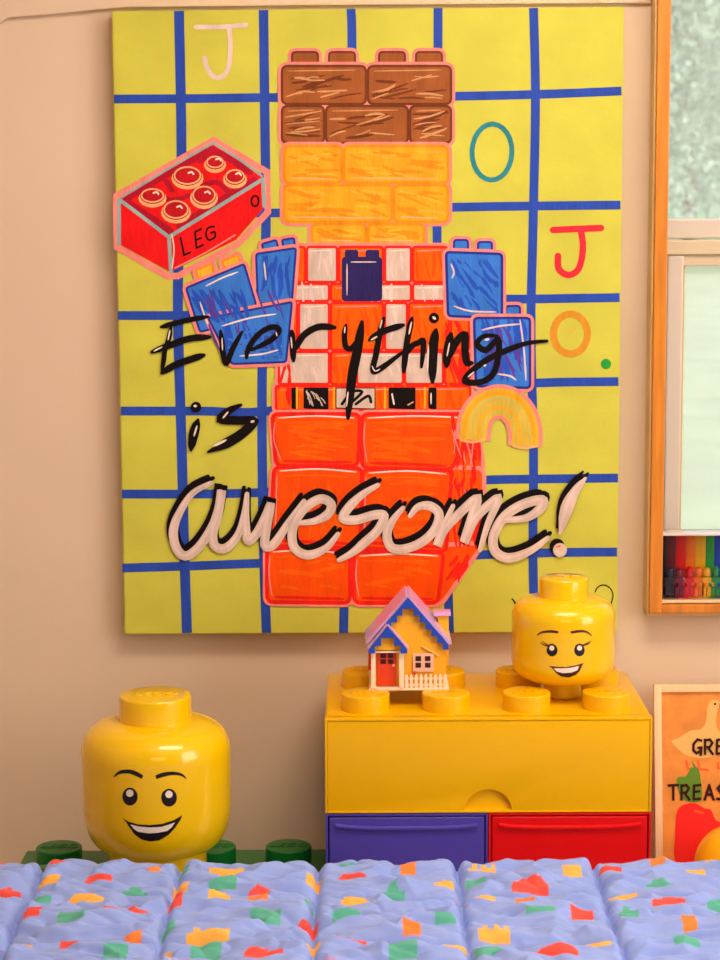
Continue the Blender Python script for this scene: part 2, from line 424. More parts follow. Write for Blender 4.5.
a.stroke([(172, 235), (174, 250), (172, 268)], 1.2, 'white'); a.stroke([(175, 268), (205, 253), (235, 235)], 1.6, 'pink')
for x, y, rx, ry in ((152.5, 196, 14, 9), (187.5, 176, 16, 11), (215, 162.5, 11, 8), (176, 210, 15, 11), (204, 195.5, 14, 11), (235, 177, 12, 9)):
    a.disc(x, y + 2.5, rx, 'peach', ry, lay=True); a.disc(x, y, rx - 1.5, 'crimson', ry - 1, lay=True); a.ring(x, y - .5, rx - 3, ry - 2.5, 1.6, 'peach')
    a.disc(x, y - 1, rx - 5, 'dred', ry - 4, lay=True); a.stroke([(x + 1, y - 3), (x + 4, y - 4), (x + 6, y - 2)], 1.8, 'white')
a.build('painted_toy_brick')
a = Paint()
for P in ([(180.5, 238), (182.5, 247), (184, 255), (190, 252.5)], [(195, 232), (196.5, 248)], [(195, 232), (201, 229)], [(196, 240), (201, 238)], [(196.5, 248), (203, 245)],
          [(214, 226.5), (208, 228), (206, 235), (209, 240), (215, 237), (214.5, 232), (211, 233)]): a.stroke(P, 2, 'black', smooth=len(P) > 4)
a.build('painted_lettering'); a = Paint(); a.ring(255, 201, 3.6, 5.2, 2, 'black'); a.build('painted_lettering')

# a heap of painted building blocks in the middle of the canvas
a = Paint()
def block(pts, k, out='red', rnd=5, ow=2.2, pk=True):
    if pk: a.stroke(list(roundp(pts, rnd)) + [roundp(pts, rnd)[0]], 8.5, 'pink', smooth=False)
    a.poly(pts, k, rnd)
    if out: a.stroke(list(roundp(pts, rnd)) + [roundp(pts, rnd)[0]], ow, out, smooth=False)
def hatch(x0, y0, x1, y1, k, n, w=1.5, ang=0, jit=6):
    rr = random.Random(int(x0 * 7 + y0 * 3 + n))
    for i in range(n):
        x = rr.uniform(x0, x1); y = rr.uniform(y0, y1); L = rr.uniform(jit, jit * 2.6); t = math.radians(ang + rr.uniform(-14, 14))
        dx, dy = math.cos(t) * L / 2, math.sin(t) * L / 2
        cx = min(max(x, x0 + abs(dx)), x1 - abs(dx)) if x1 - x0 > 2 * abs(dx) else (x0 + x1) / 2
        cy = min(max(y, y0 + abs(dy)), y1 - abs(dy)) if y1 - y0 > 2 * abs(dy) else (y0 + y1) / 2
        a.stroke([(cx - dx, cy - dy), (cx + rr.uniform(-1, 1), cy + rr.uniform(-1.5, 1.5)), (cx + dx, cy + dy)], w * rr.uniform(.7, 1.5), k, n=2, taper=1, thin=True)
# top: brown bricks with studs
for x in (305, 342, 392, 429): block([(x - 13, 52), (x + 13, 52), (x + 13, 70), (x - 13, 70)], 'brown', 'dbrown', 4)
def brick(x0_, y0_, x1_, y1_, k, out, rnd=5, ow=2.4, pk=False): block([(x0_, y0_), (x1_, y0_), (x1_, y1_), (x0_, y1_)], k, out, rnd, ow, pk)
for b in ((282, 66, 366, 104), (368, 66, 451, 104), (282, 106, 324, 143), (326, 106, 408, 143), (410, 106, 451, 143)): brick(*b, 'brown', 'dbrown', 6, 2.6, True)
for b in ((282, 66, 366, 104), (368, 66, 451, 104), (282, 106, 324, 143), (326, 106, 408, 143), (410, 106, 451, 143)):
    brick(*b, 'brown', 'dbrown', 6); hatch(b[0] + 4, b[1] + 5, b[2] - 4, b[3] - 5, 'dbrown', 8, 2.2, -8, 16); hatch(b[0] + 4, b[1] + 5, b[2] - 4, b[3] - 5, 'lbrown', 7, 1.6, -8, 14); a.stroke([(b[0] + 6, b[1] + 5), (b[2] - 10, b[1] + 4)], 1.2, 'lbrown', taper=1)
# amber bricks in staggered courses
AB = ((284, 146, 342, 183), (344, 146, 448, 183), (284, 185, 392, 222), (394, 185, 448, 222), (312, 224, 366, 245), (368, 224, 424, 245))
for b in AB: brick(*b, 'amber', 'amber2', 6, 2.4, True)
for b in AB:
    brick(*b, 'amber', 'amber2', 6, 3); n_ = int((b[2] - b[0]) / 7); hatch(b[0] + 4, b[1] + 5, b[2] - 4, b[3] - 5, 'amber2', n_, 3, 10, 14); hatch(b[0] + 4, b[1] + 5, b[2] - 4, b[3] - 5, 'gold', n_ // 2, 2.4, 5, 12); a.stroke([(b[0] + 7, b[3] - 5), (b[2] - 10, b[3] - 4)], 1.5, 'peach', taper=1)
# orange and grey bricks laid as a wall
WB = []
for y0_, y1_, xs_, cs_ in ((247, 282, (286, 306, 338, 384, 412, 448), 'ogoGo'), (284, 301, (284, 330, 372, 412, 452), 'gogg'), (303, 350, (280, 298, 330, 384, 408, 450, 470), 'ogogoo'), (352, 384, (278, 330, 356, 404, 444, 470), 'gogGo')):
    for xa_, xb_, c_ in zip(xs_, xs_[1:], cs_): WB.append((xa_ + 1, y0_, xb_ - 1, y1_, {'o': 'orange', 'g': 'grey', 'G': 'grey'}[c_]))
WB.append((276, 386, 470, 410, 'orange'))
for b in WB: brick(*b, 'red', 3, 2, True)
for b in WB:
    brick(*b, 'red', 3, 2.6)
    if b[4] == 'orange':
        hatch(b[0] + 3, b[1] + 4, b[2] - 3, b[3] - 3, 'orange2', max(2, int((b[2] - b[0]) / 6)), 2.6, 85, 12); a.stroke([(b[0] + 4, b[1] + 4), (b[2] - 5, b[1] + 3)], 1.3, 'pink', taper=1)
    else: a.stroke([(b[0] + 4, b[1] + 4), (b[2] - 5, b[1] + 3)], 1.3, 'white', taper=1); hatch(b[0] + 3, b[1] + 4, b[2] - 3, b[3] - 3, 'lpink', 3, 2.4, 85, 10)
brick(343, 258, 381, 300, 'navy', 'navy', 3); brick(346, 251, 357, 259, 'navy', 'navy', 1); brick(367, 251, 378, 259, 'navy', 'navy', 1); a.stroke([(347, 264), (347, 295)], 1.2, 'lpink', taper=1); a.stroke([(351, 262), (376, 262)], 1.2, 'lpink', taper=1)
hatch(446, 305, 468, 384, 'red', 16, 3, 80, 14); hatch(278, 330, 290, 404, 'red', 8, 2.6, 92, 14)
# row of black and white tiles
for x0_, x1_, k in ((292, 298, 'black'), (304, 328, 'black'), (336, 375, 'grey'), (389, 415, 'black'), (429, 436, 'black')):
    a.poly([(x0_, 388), (x1_, 388), (x1_, 409), (x0_, 408)], k, 1, 'black', 1)
hatch(306, 390, 327, 406, 'grey', 10, .9, 60, 6); a.stroke([(342, 404), (352, 392), (362, 392), (352, 402)], 3, 'black'); a.stroke([(356, 404), (368, 396), (371, 402)], 3, 'black'); a.stroke([(392, 394), (394, 404)], 1.6, 'white'); a.stroke([(408, 405), (413, 402)], 1.2, 'peach')
for x in (294, 331, 382, 422): a.stroke([(x + 3, 388), (x + 3, 408)], 2.2, 'amber')
# lower orange bricks
def obrick(pts, pk=True):
    block(pts, 'orange2', 'red', 7, 4, pk)
    (ax, ay), (bx, by), (cx_, cy_), (dx, dy) = pts
    a.stroke([(ax + 6, ay + 4), ((ax + bx) / 2, ay + 2), (bx - 6, by + 4)], 1.5, 'white', taper=1)
    a.stroke([(ax + 3, ay + 8), (ax + 2, (ay + dy) / 2), (dx + 5, dy - 6)], 1.3, 'pink', taper=1)
    a.stroke([(dx + 8, dy - 5), ((dx + cx_) / 2, dy - 4), (cx_ - 6, cy_ - 4)], 3.2, 'red', taper=1)
    a.stroke([(ax + 10, ay + 9), ((ax + bx) / 2, ay + 8), (bx - 14, by + 9)], 2.2, 'orange', taper=1)
for p in ([(272, 414), (360, 414), (358, 466), (276, 466)], [(362, 414), (474, 414), (482, 470), (362, 468)], [(274, 467), (362, 468), (360, 548), (270, 546)], [(363, 469), (482, 470), (482, 545), (440, 552), (360, 548)],
          [(267, 548), (350, 550), (350, 603), (267, 602)], [(354, 552), (480, 545), (440, 603), (354, 603)]):
    block(p, 'orange2', None, 6)
for p in ([(272, 414), (360, 414), (358, 466), (276, 466)], [(362, 414), (474, 414), (452, 470), (362, 468)], [(274, 467), (362, 468), (360, 548), (270, 546)], [(363, 469), (452, 470), (446, 552), (360, 548)],
          [(267, 548), (350, 550), (350, 603), (267, 602)], [(354, 552), (444, 552), (438, 603), (354, 603)]): obrick(p, False)
hatch(452, 416, 480, 548, 'red', 46, 3, 88, 15); hatch(452, 416, 480, 540, 'orange', 14, 1.8, 88, 14); hatch(452, 430, 478, 530, 'pink', 8, 1, 85, 12); hatch(446, 556, 468, 580, 'red', 8, 3, 120, 12)
hatch(290, 420, 350, 460, 'orange', 14, 3, 0, 18); hatch(372, 420, 444, 460, 'orange', 14, 3, 0, 18); hatch(290, 475, 350, 540, 'orange', 16, 3, 90, 16); hatch(374, 475, 440, 540, 'orange', 16, 3, 0, 16); hatch(280, 560, 344, 590, 'orange', 8, 3, 0, 16); hatch(364, 560, 432, 590, 'orange', 8, 3, 0, 16)
# two stacked blue bricks and a flat gold one to the left
for p in ([(262, 244), (276, 240), (279, 250), (264, 254)], [(282, 240), (294, 238), (295, 248), (284, 250)]): block(p, 'sky', 'deepblue', 2)
block([(256, 254), (296, 248), (292, 300), (258, 304)], 'sky', 'deepblue', 3)
for p in ([(196, 270), (212, 264), (214, 276), (199, 282)], [(222, 261), (238, 255), (241, 266), (226, 272)]): block(p, 'gold', 'amber2', 2)
block([(186, 288), (244, 264), (256, 304), (252, 318), (200, 332)], 'sky', 'deepblue', 3)
block([(208, 318), (292, 302), (286, 362), (232, 364)], 'sky', 'deepblue', 3)
hatch(192, 290, 248, 322, 'mid', 26, 2.8, 60, 12); hatch(262, 256, 290, 298, 'mid', 18, 2.6, 95, 12); hatch(218, 322, 282, 358, 'mid', 26, 2.8, 80, 12); hatch(206, 290, 284, 350, 'vio', 14, 1.8, 70, 12); hatch(228, 330, 280, 358, 'sky', 14, 2, 5, 14)
for P in ([(200, 302), (204, 314), (208, 324)], [(206, 286), (222, 278), (238, 272)], [(264, 262), (266, 280)], [(240, 356), (262, 354), (278, 350)], [(222, 326), (250, 318), (276, 314)]): a.stroke(P, 1.6, 'white', taper=1)
# tall blue brick to the right with studs, and a rounded arch block beside it
for p in ([(454, 240), (468, 240), (468, 254), (454, 254)], [(478, 242), (492, 242), (492, 256), (478, 256)], [(506, 306), (520, 306), (520, 320), (506, 320)]): block(p, 'sky', 'deepblue', 3)
block([(446, 252), (502, 254), (502, 318), (448, 316)], 'sky', 'deepblue', 4, 2.6)
block([(474, 318), (530, 318), (530, 388), (476, 386)], 'sky', 'deepblue', 4, 2.6)
hatch(452, 260, 498, 312, 'mid', 30, 3, 55, 12); hatch(482, 320, 526, 384, 'mid', 36, 3, 80, 12); hatch(484, 325, 522, 380, 'vio', 14, 2, 70, 12); hatch(456, 262, 496, 312, 'sky', 14, 2.4, 50, 12)
for P in ([(451, 264), (454, 272), (452, 278)], [(454, 306), (470, 311), (496, 312)], [(482, 330), (500, 326), (520, 324)], [(520, 320), (524, 350), (526, 380)], [(498, 374), (510, 376), (516, 380)]): a.stroke(P, 1.8, 'lpink', taper=1)
AR = [(473, 440), (475, 421), (483, 408), (496, 402), (509, 404), (520, 415), (525, 430), (525, 446)]
a.stroke(AR, 35, 'pink', flat=True); a.stroke(AR, 27, 'gold', flat=True)
for off, k, w in ((-9, 'amber', 4), (-4, 'olive', 4), (1, 'olive', 3), (6, 'gold', 4), (10, 'olive', 3)):
    c_ = (499, 432); a.stroke([(c_[0] + (x - c_[0]) * (1 - off / 27), c_[1] + (y - c_[1]) * (1 - off / 30) if y < 440 else y - 2) for x, y in AR], w, k, taper=1)
a.stroke([(461, 440), (472, 442), (484, 440)], 2.6, 'peach'); a.stroke([(514, 446), (524, 448), (537, 446)], 2.6, 'peach')
a.build('painted_building_blocks')

# slogan
def word(name, black, dots, hi):
    s = Paint()
    for P, w in black: s.stroke([(p[0], p[1], (p[2] if len(p) > 2 else w) * 1.25) for p in P], w, 'black', taper=1)
    for x, y, r in dots: s.disc(x, y, r, 'black', lay=True)
    for P, w in hi: s.stroke(P, w, 'white', taper=1)
    return s.build(name)
tag(word('slogan_word', [
    ([(161, 327), (172, 324), (190, 319.7), (208, 316.7)], 4.2), ([(171, 327), (169, 338), (165, 350), (164, 358), (162, 371)], 4), ([(152, 352), (173, 344), (190, 338.5), (210, 337)], 5.4), ([(162, 373), (175, 365), (190, 359.5), (204, 355)], 5.6),
    ([(220.5, 331), (222, 343), (223, 353), (226.5, 363), (233, 348), (242, 332)], 4.6),
    ([(251, 350), (262, 345), (273, 338.5), (279, 330), (273, 327), (262, 331.5), (252.5, 341.5), (247.5, 351.5), (246.5, 358)], 4.6),
    ([(291.7, 331), (292.5, 343), (293.5, 361)], 5), ([(295, 350), (303, 336), (318, 327), (335, 327.5)], 5.4),
    ([(346, 325), (344.5, 335), (346, 347), (352, 348), (357, 340)], 4.4), ([(362, 322, 6), (357.5, 350, 7.5), (352, 378, 7.5), (348, 418, 6)], 7),
    ([(384, 318), (380, 332), (376, 355), (373, 370), (380, 369), (403, 352)], 4.8), ([(369.5, 340), (383, 331.5), (403.5, 325)], 5.2),
    ([(412, 318), (407, 342), (403.7, 372)], 5), ([(406, 355), (412, 346), (418, 343), (423.5, 342), (421.5, 367)], 4.6),
    ([(436, 330, 6), (433, 350, 8), (432.5, 382, 6)], 7), ([(432.5, 391), (432.5, 407)], 6.5),
    ([(451, 334), (447.5, 350), (446.7, 366)], 6.5), ([(450, 357), (457, 341), (465, 335), (465, 350), (467, 362), (472, 363)], 6),
    ([(497, 336), (484, 336), (477, 344), (486, 350), (498, 340), (498, 358), (493, 374), (481, 382), (465, 381), (473, 370), (490, 358), (510, 349), (528, 343), (547, 341)], 5)],
    [(434, 318, 5.2), (247, 352, 2.5)],
    [([(170, 330), (168, 340)], 1.4), ([(154, 351), (162, 347)], 1.6), ([(222, 338), (222.5, 350)], 1.2), ([(276, 332), (277, 336)], 1.2), ([(291, 337), (292, 348)], 1.3), ([(345, 327), (344.5, 333)], 1.3), ([(348, 392), (346.5, 406)], 1.6), ([(382, 320), (380, 328)], 1.5), ([(371, 340), (377, 336.5)], 1.6),
     ([(411.5, 322), (409, 334)], 1.6), ([(428.5, 345), (427.5, 372)], 1.6), ([(433, 317), (435.5, 319)], 2.6), ([(449.5, 343), (447, 356)], 1.4), ([(485, 340), (489, 339)], 2.4), ([(468, 377), (474, 372)], 1.4), ([(484, 366), (486, 365)], 2), ([(431, 393), (431, 404)], 1.4), ([(372, 366), (375, 371), (380, 369)], 1.1)]), 'black brushed word Everything')
tag(word('slogan_word', [([(198, 420, 5), (194, 433, 8), (191, 450, 5)], 7), ([(241, 405, 5), (230, 410, 6), (221, 419, 7), (238, 420.5, 7), (254, 421.5, 7), (240, 435, 8), (223, 445, 8), (208, 452, 4)], 7)], [(196, 407, 5.3)],
         [([(197, 426), (194, 436)], 1.8), ([(228, 412), (223, 418)], 1.8), ([(251, 422), (254, 421)], 2.4), ([(214, 446), (226, 440)], 2.4), ([(194, 406), (196.5, 406)], 2.4)]), 'black brushed word is')
aw = [([(211, 483), (193, 493), (180, 511.7), (173.5, 530), (176, 547), (185, 556), (198, 548), (211.7, 528), (219, 508), (221.7, 490), (218, 515), (213, 533), (215, 546), (226, 548), (238, 535), (244, 515), (247, 494)], 8.5),
      ([(247, 495), (246, 520), (248, 540), (257, 533), (266, 516), (270, 507), (267, 525), (265, 545), (274, 544), (289, 522), (304, 501)], 8.5),
      ([(299, 523), (315, 521), (328, 514), (331, 504), (320, 499), (303, 510), (293, 528), (294, 547), (308, 555), (326, 548), (338, 534)], 8.5),
      ([(378, 485), (363, 494), (350, 506), (343, 518), (356, 520), (374, 515), (384, 516), (378, 530), (364, 543), (352, 553), (339, 560)], 8.5),
      ([(403, 508), (393, 520), (387, 534), (391, 547), (404, 549), (422, 542), (435, 529), (439, 514), (430, 506), (418, 507), (410, 516)], 8.5),
      ([(453, 506), (443, 528), (437, 546), (444, 530), (462, 511), (477, 499), (471, 520), (464, 543), (474, 520), (490, 504), (498, 500), (488, 524), (480, 550)], 8.5),
      ([(503, 520), (526, 518), (541, 508), (542, 500), (524, 504), (505, 516), (494, 535), (495, 551), (509, 558), (530, 551), (548, 538)], 9),
      ([(586, 478, 4), (576, 490, 8), (567, 508, 12), (560, 534, 5)], 9)]
s = Paint()
for dx, dy in ((-3, -6.5), (2, -5), (-1, -3)):
    for P, w in aw:
        s.stroke([(p[0] + dx, p[1] + dy, (p[2] if len(p) > 2 else w) * .95) for p in P], w, 'black', taper=.8)
s.disc(557, 546, 7.5, 'black', lay=True)
for P, w in aw:
    s.stroke([(p[0], p[1], (p[2] if len(p) > 2 else w) * 1.08) for p in P], w, 'grey', taper=.9); s.stroke([(p[0] - 1.2, p[1] - .6) + ((p[2] * .35,) if len(p) > 2 else (w * .35,)) for p in P], w * .35, 'lpink', taper=1)
s.disc(560, 550, 7, 'grey', lay=True); s.stroke([(557, 547), (560, 546)], 1.6, 'orange'); s.stroke([(555, 551), (561, 553)], 2.2, 'lpink')
tag(s.build('slogan_word'), 'white brushed word awesome with exclamation mark over black')
print('layers', LAY[0])

# ------------------------------------------------------------------ storage boxes
def ring_frame(bm, X0, X1, Z0, Z1, y0, y1, t):
    box(bm, X0, X0 + t, y0, y1, Z0, Z1, bev=.001); box(bm, X1 - t, X1, y0, y1, Z0, Z1, bev=.001); box(bm, X0 + t, X1 - t, y0, y1, Z0, Z0 + t, bev=.001); box(bm, X0 + t, X1 - t, y0, y1, Z1 - t, Z1, bev=.001)
YBX = 3.117; BD = .31
bx0 = at(325, 760, YBX).x; bx1 = at(652, 760, YBX).x; bxc = (bx0 + bx1) / 2; W = bx1 - bx0
def drawer_box(name, w, h, m, front_m, gap_m, notch):
    r = empty(name)
    # casing: shell with a rounded rim that the drawer front slides into
    bm = B(-w / 2, w / 2, .012, BD, 0, h, bev=.005, seg=3)
    obj('casing', bm, m, r)
    bm = bmesh.new(); ring_frame(bm, -w / 2, w / 2, 0.0005, h, 0, .02, .0035); obj('rim', bm, m, r)
    t = .0038
    if notch:
        rr = .036; zb = t
        pts = [(-w / 2 + t, h - t), (-w / 2 + t, zb), (-rr, zb)] + [(rr * math.cos(math.radians(a)), zb + .033 * math.sin(math.radians(a))) for a in range(170, 9, -10)] + [(rr, zb), (w / 2 - t, zb), (w / 2 - t, h - t)]
        bm = prism(bmesh.new(), pts, .001, .011, bev=.0015); d = obj('drawer_front', bm, front_m, r)
        bm = prism(bmesh.new(), [(-rr - .002, zb), (rr + .002, zb)] + [((rr + .002) * math.cos(math.radians(a)), zb + .035 * math.sin(math.radians(a))) for a in range(10, 171, 10)], .0085, .0119)
        obj('finger_grip', bm, front_m, d)
    else:
        obj('gap_shade_sheet', B(-w / 2 + .0035, w / 2 - .0035, .010, .0118, .0035, h - .0035), gap_m, r)  # dark sheet behind the front, its colour paints shade into the gap
        bm = B(-w / 2 + .0052, w / 2 - .0052, .001, .0098, .0045, h - .0052, bev=.003, seg=3); d = obj('drawer_front', bm, front_m, r)
        # bowed pull lip
        bm = bmesh.new(); n = 24; rows = []
        for i in range(n + 1):
            u = -1 + 2 * i / n; x = u * (w / 2 - .016); z = h - .018 - .0045 * (1 - u ** 4)
            rows.append([bm.verts.new((x, y, z + dz)) for y, dz in ((.0008, .003), (-.004, .001), (-.004, -.002), (.0008, -.0035))])
        for p, q in zip(rows, rows[1:]):
            for k in range(3): bm.faces.new((p[k], q[k], q[k + 1], p[k + 1]))
        bm.faces.new(rows[0]); bm.faces.new(rows[-1]); obj('pull_lip', bm, front_m, d)
    return r
yb = drawer_box('storage_box', W, GH, M['ybrick'], M['ybrick'], None, True)
yb.location = (bxc, YBX, Z_MID)
tag(yb, 'wide yellow brick-shaped storage drawer with eight studs, on top of blue and red drawers', 'storage box')
SP = W / 4; SR = .0375
for j in range(2):
    for i in range(4):
        stud(yb, -W / 2 + SP * (i + .5), SP / 2 + .003 + j * (SP + .018 * 0) + (BD - 2 * SP) / 2 * 0 + j * (BD - 2 * SP) * .45, GH, SR, SH, M['ybrick'])
w2 = W / 2 - .0005
bb = drawer_box('storage_box', w2, GH - .0012, M['blueb'], M['blueb'], M['gap'], False); bb.location = (bx0 + w2 / 2, YBX, Z_LOW + .0005)
tag(bb, 'violet-blue storage drawer under the left half of the yellow box', 'storage box', )
rb = drawer_box('storage_box', w2, GH - .0012, M['redb'], M['redb'], M['redgap'], False); rb.location = (bx1 - w2 / 2, YBX, Z_LOW + .0005)
tag(rb, 'bright red storage drawer under the right half of the yellow box', 'storage box')

# green brick on the ledge
gb = tag(empty('storage_brick', (GX0, 3.29 - SP * 1.5, Z_GT - GH)), 'dark green brick-shaped storage box with round studs standing along the wall', 'storage box')
obj('box_body', B(0, .4999, 0, SP * 2, 0, GH, bev=.004, seg=3), M['green'], gb)
gx = lambda px: at(px, 845, 3.29).x - GX0
print('green spacing', gx(136) - gx(59))
for j in range(2):
    for px in (59, 136, 213, 288.5): stud(gb, gx(px), SP * (.5 + j), GH, SR, SH, M['green'], size=.025)

# ------------------------------------------------------------------ storage heads
def head_profile(R, zb, zs, rn, zneck0, rs, ztop, rt, rb):
    P = [(0, zneck0), (rn - .002, zneck0), (rn, zneck0 + .002), (rn, zb)]
    P += [(rn + .0, zb)]
    # lower bowl
    n = 10
    for i in range(1, n + 1):
        a = PI / 2 * i / n; P.append((rn + (R - rn) * math.sin(a) ** .9, zb + rb * (1 - math.cos(a))))
    P += [(R, zs - rt)]
    for i in range(1, n + 1):
        a = PI / 2 * i / n; P.append((R - rt * .62 * (1 - math.cos(a)) - (R - rs - rt * .62) * (1 - math.cos(a)) ** 1.6, zs - rt + rt * math.sin(a)))
    P += [(rs, zs), (rs, ztop - .004)] + [(rs - .004 + .004 * math.cos(a), ztop - .004 + .004 * math.sin(a)) for a in (.5, 1.0, PI / 2)] + [(0, ztop)]
    return P
def cutgrid(bm, step):
    xs = [v.co.x for v in bm.verts]; zs = [v.co.z for v in bm.verts]
    x = min(xs) + step
    while x < max(xs):
        bmesh.ops.bisect_plane(bm, geom=bm.verts[:] + bm.edges[:] + bm.faces[:], plane_co=(x, 0, 0), plane_no=(1, 0, 0)); x += step
    z = min(zs) + step
    while z < max(zs):
        bmesh.ops.bisect_plane(bm, geom=bm.verts[:] + bm.edges[:] + bm.faces[:], plane_co=(0, 0, z), plane_no=(0, 0, 1)); z += step
def decals(name, root, body, items):
    """items: (outline in picture pixels, material). Printed on the curved shell, a hair proud of it."""
    bpy.context.view_layer.update()
    me = body.data; mw = body.matrix_world
    tree = BVHTree.FromPolygons([mw @ v.co for v in me.vertices], [p.vertices[:] for p in me.polygons])
    out = bmesh.new(); mats = []
    for li, (pts, m, lift) in enumerate(items):
        b = bmesh.new()
        f = b.faces.new([b.verts.new((x, 0, y)) for x, y in pts]); f.normal_update(); bmesh.ops.triangulate(b, faces=[f]); cutgrid(b, 4.0)
        if m not in mats: mats.append(m)
        vm = {}
        for v in b.verts:
            d = ray(v.co.x, v.co.z); h, n, _, _ = tree.ray_cast(EYE, d)
            if h is None: continue
            n = n if n.dot(d) < 0 else -n
            vm[v] = out.verts.new(root.matrix_world.inverted() @ (h + n * lift))
        for f in b.faces:
            if all(v in vm for v in f.verts):
                try: nf = out.faces.new([vm[v] for v in f.verts]); nf.material_index = mats.index(m)
                except ValueError: pass
        b.free()
    for f in out.faces:
        f.normal_update()
        if f.normal.y > 0: f.normal_flip()
    return obj_raw(name, out, mats, root, smooth=False)
def sm(P, n=5): return [tuple(q) for q in catmull(P + [P[0]], n)[:-1]]
def band(P, ws):                                       # closed outline of a stroke
    Q = catmull([(a, b, w) for (a, b), w in zip(P, ws)], 6); L, R_ = [], []
    for i, q in enumerate(Q):
        a = Q[max(i - 1, 0)]; b = Q[min(i + 1, len(Q) - 1)]; dx, dy = b[0] - a[0], b[1] - a[1]; l = math.hypot(dx, dy) or 1
        L.append((q[0] - dy / l * q[2] / 2, q[1] + dx / l * q[2] / 2)); R_.append((q[0] + dy / l * q[2] / 2, q[1] - dx / l * q[2] / 2))
    return L + R_[::-1]
def ell(x, y, rx, ry=None, n=18): return [(x + rx * math.cos(2 * PI * i / n), y + (ry or rx) * math.sin(2 * PI * i / n)) for i in range(n)]

def make_head(loc, R, hh, neck_r, neck_h, stud_r, stud_h, label, rt, rb, word_size):
    root = tag(empty('head_shaped_container', loc), label, 'storage container')
    prof = head_profile(R, neck_h, neck_h + hh, neck_r, 0, stud_r, neck_h + hh + stud_h, rt, rb)
    body = obj('head_shell', lathe(bmesh.new(), prof, 96), M['yhead'], root, angle=30)
    me = text_mesh('LEGO', word_size, .0007, .25, .0006); t = link('raised_lettering', me, M['yhead'], root); t.location = (0, 0, neck_h + hh + stud_h + .0006)
    return root, body
def zpx(px, py, Y): return at(px, py, Y).z
# big head: stands on the front studs of the green brick
hy = 3.29 - SP; zbase = Z_GT + SH
hc = at(156.5, 770, hy)
Rb = (at(231, 770, hy).x - at(82.5, 770, hy).x) / 2
ztop = at(157, 694, hy).z; zsh = at(157, 718.5, hy).z
print('big head R', Rb, 'base', zbase, 'proj base', proj((hc.x, hy, zbase)), 'shoulder', zsh, 'top', ztop)
bigh, bigb = make_head((hc.x, hy, zbase), Rb, zsh - zbase - .041, (at(205, 850, hy).x - at(108, 850, hy).x) / 2, .041, (at(193, 700, hy).x - at(121, 700, hy).x) / 2, ztop - zsh,
          'large yellow storage head with thick eyebrows and open smile, standing on the green brick', Rb * .45, Rb * .62, .026)
k = 110 / 720
def q(P, ox=100, oy=740, s=k): return [(ox + x * s, oy + y * s) for x, y in P]
L1, L2 = .0003, .0006
m_ = q([(148, 510), (190, 535), (250, 552), (330, 556), (410, 548), (480, 525), (540, 492), (528, 520), (495, 570), (450, 620), (390, 655), (330, 664), (270, 650), (225, 615), (190, 565), (170, 535)])
decals('face_print', bigh, bigb, [
    (band(q([(92, 240), (130, 212), (190, 206), (240, 222), (278, 244)]), [1.2, 3.2, 4, 4.4, 3.6]), M['black'], L1),
    (band(q([(366, 243), (410, 228), (470, 218), (530, 226), (565, 252)]), [3.8, 4.2, 3.6, 2.6, .8]), M['black'], L1),
    (ell(*q([(197, 370)])[0], 7.7, 9), M['black'], L1), (ell(*q([(452, 377)])[0], 7.9, 9), M['black'], L1),
    (ell(*q([(196, 348)])[0], 3.7), M['white'], L2), (ell(*q([(451, 355)])[0], 3.7), M['white'], L2),
    (m_, M['black'], L1), (q([(200, 552), (260, 566), (330, 572), (400, 568), (460, 550), (490, 538), (470, 570), (440, 594), (380, 606), (320, 610), (250, 600), (220, 580)]), M['white'], L2)])
# small head: stands on top of the yellow box between its studs
sy = YBX + .003 + SP
scn = at(564, 650, sy)
sy = YBX + .003 + SP + .0135
Rs = (at(615, 650, sy).x - at(512, 650, sy).x) / 2
ztop = at(564, 577, sy).z; zsh = at(564, 596, sy).z; zbase = Z_TOP
zb2 = at(564, 680, sy - .0).z
print('small head R', Rs, 'base proj', proj((scn.x, sy, zbase)), zb2 - zbase)
smh, smb = make_head((scn.x, sy, zbase + .0004), Rs, zsh - zbase - .0245, .029, .0245, (at(588, 590, sy).x - at(539, 590, sy).x) / 2, ztop - zsh,
          'small yellow storage head with eyelashes and lopsided smile, standing on the yellow box', Rs * .42, Rs * .42, .018)
k2 = 100 / 720
def q2(P): return q(P, 520, 610, k2)
it = [(band(q2([(124, 182), (160, 160), (220, 154), (276, 160)]), [1, 2, 2.6, 2.4]), M['brown'], L1), (band(q2([(366, 162), (430, 152), (480, 158), (516, 186)]), [2.4, 2.6, 2, 1]), M['brown'], L1),
      (ell(*q2([(231, 290)])[0], 5.5, 6), M['black'], L1), (ell(*q2([(428, 290)])[0], 5.2, 6), M['black'], L1), (ell(*q2([(230, 274)])[0], 2.6), M['white'], L2), (ell(*q2([(428, 273)])[0], 2.6), M['white'], L2),
      (q2([(205, 400), (260, 408), (330, 410), (400, 398), (460, 380), (445, 405), (430, 440), (400, 468), (350, 486), (300, 480), (260, 455), (235, 420)]), M['brown'], L1),
      (q2([(244, 418), (300, 420), (360, 416), (424, 402), (414, 432), (370, 450), (310, 454), (265, 442)]), M['white'], L2),
      (q2([(275, 462), (330, 460), (395, 458), (370, 474), (330, 482), (295, 478)]), M['black'], L2)]
for P in ([(205, 262), (170, 250), (145, 235)], [(210, 256), (180, 240), (160, 222)], [(455, 258), (485, 246), (505, 238)], [(450, 254), (490, 235), (515, 222)], [(196, 262), (230, 245), (262, 262)], [(398, 262), (428, 245), (462, 258)]):
    it.append((band(q2(P), [1.2, 1.1, .5]), M['brown'], L1))
decals('face_print', smh, smb, it)

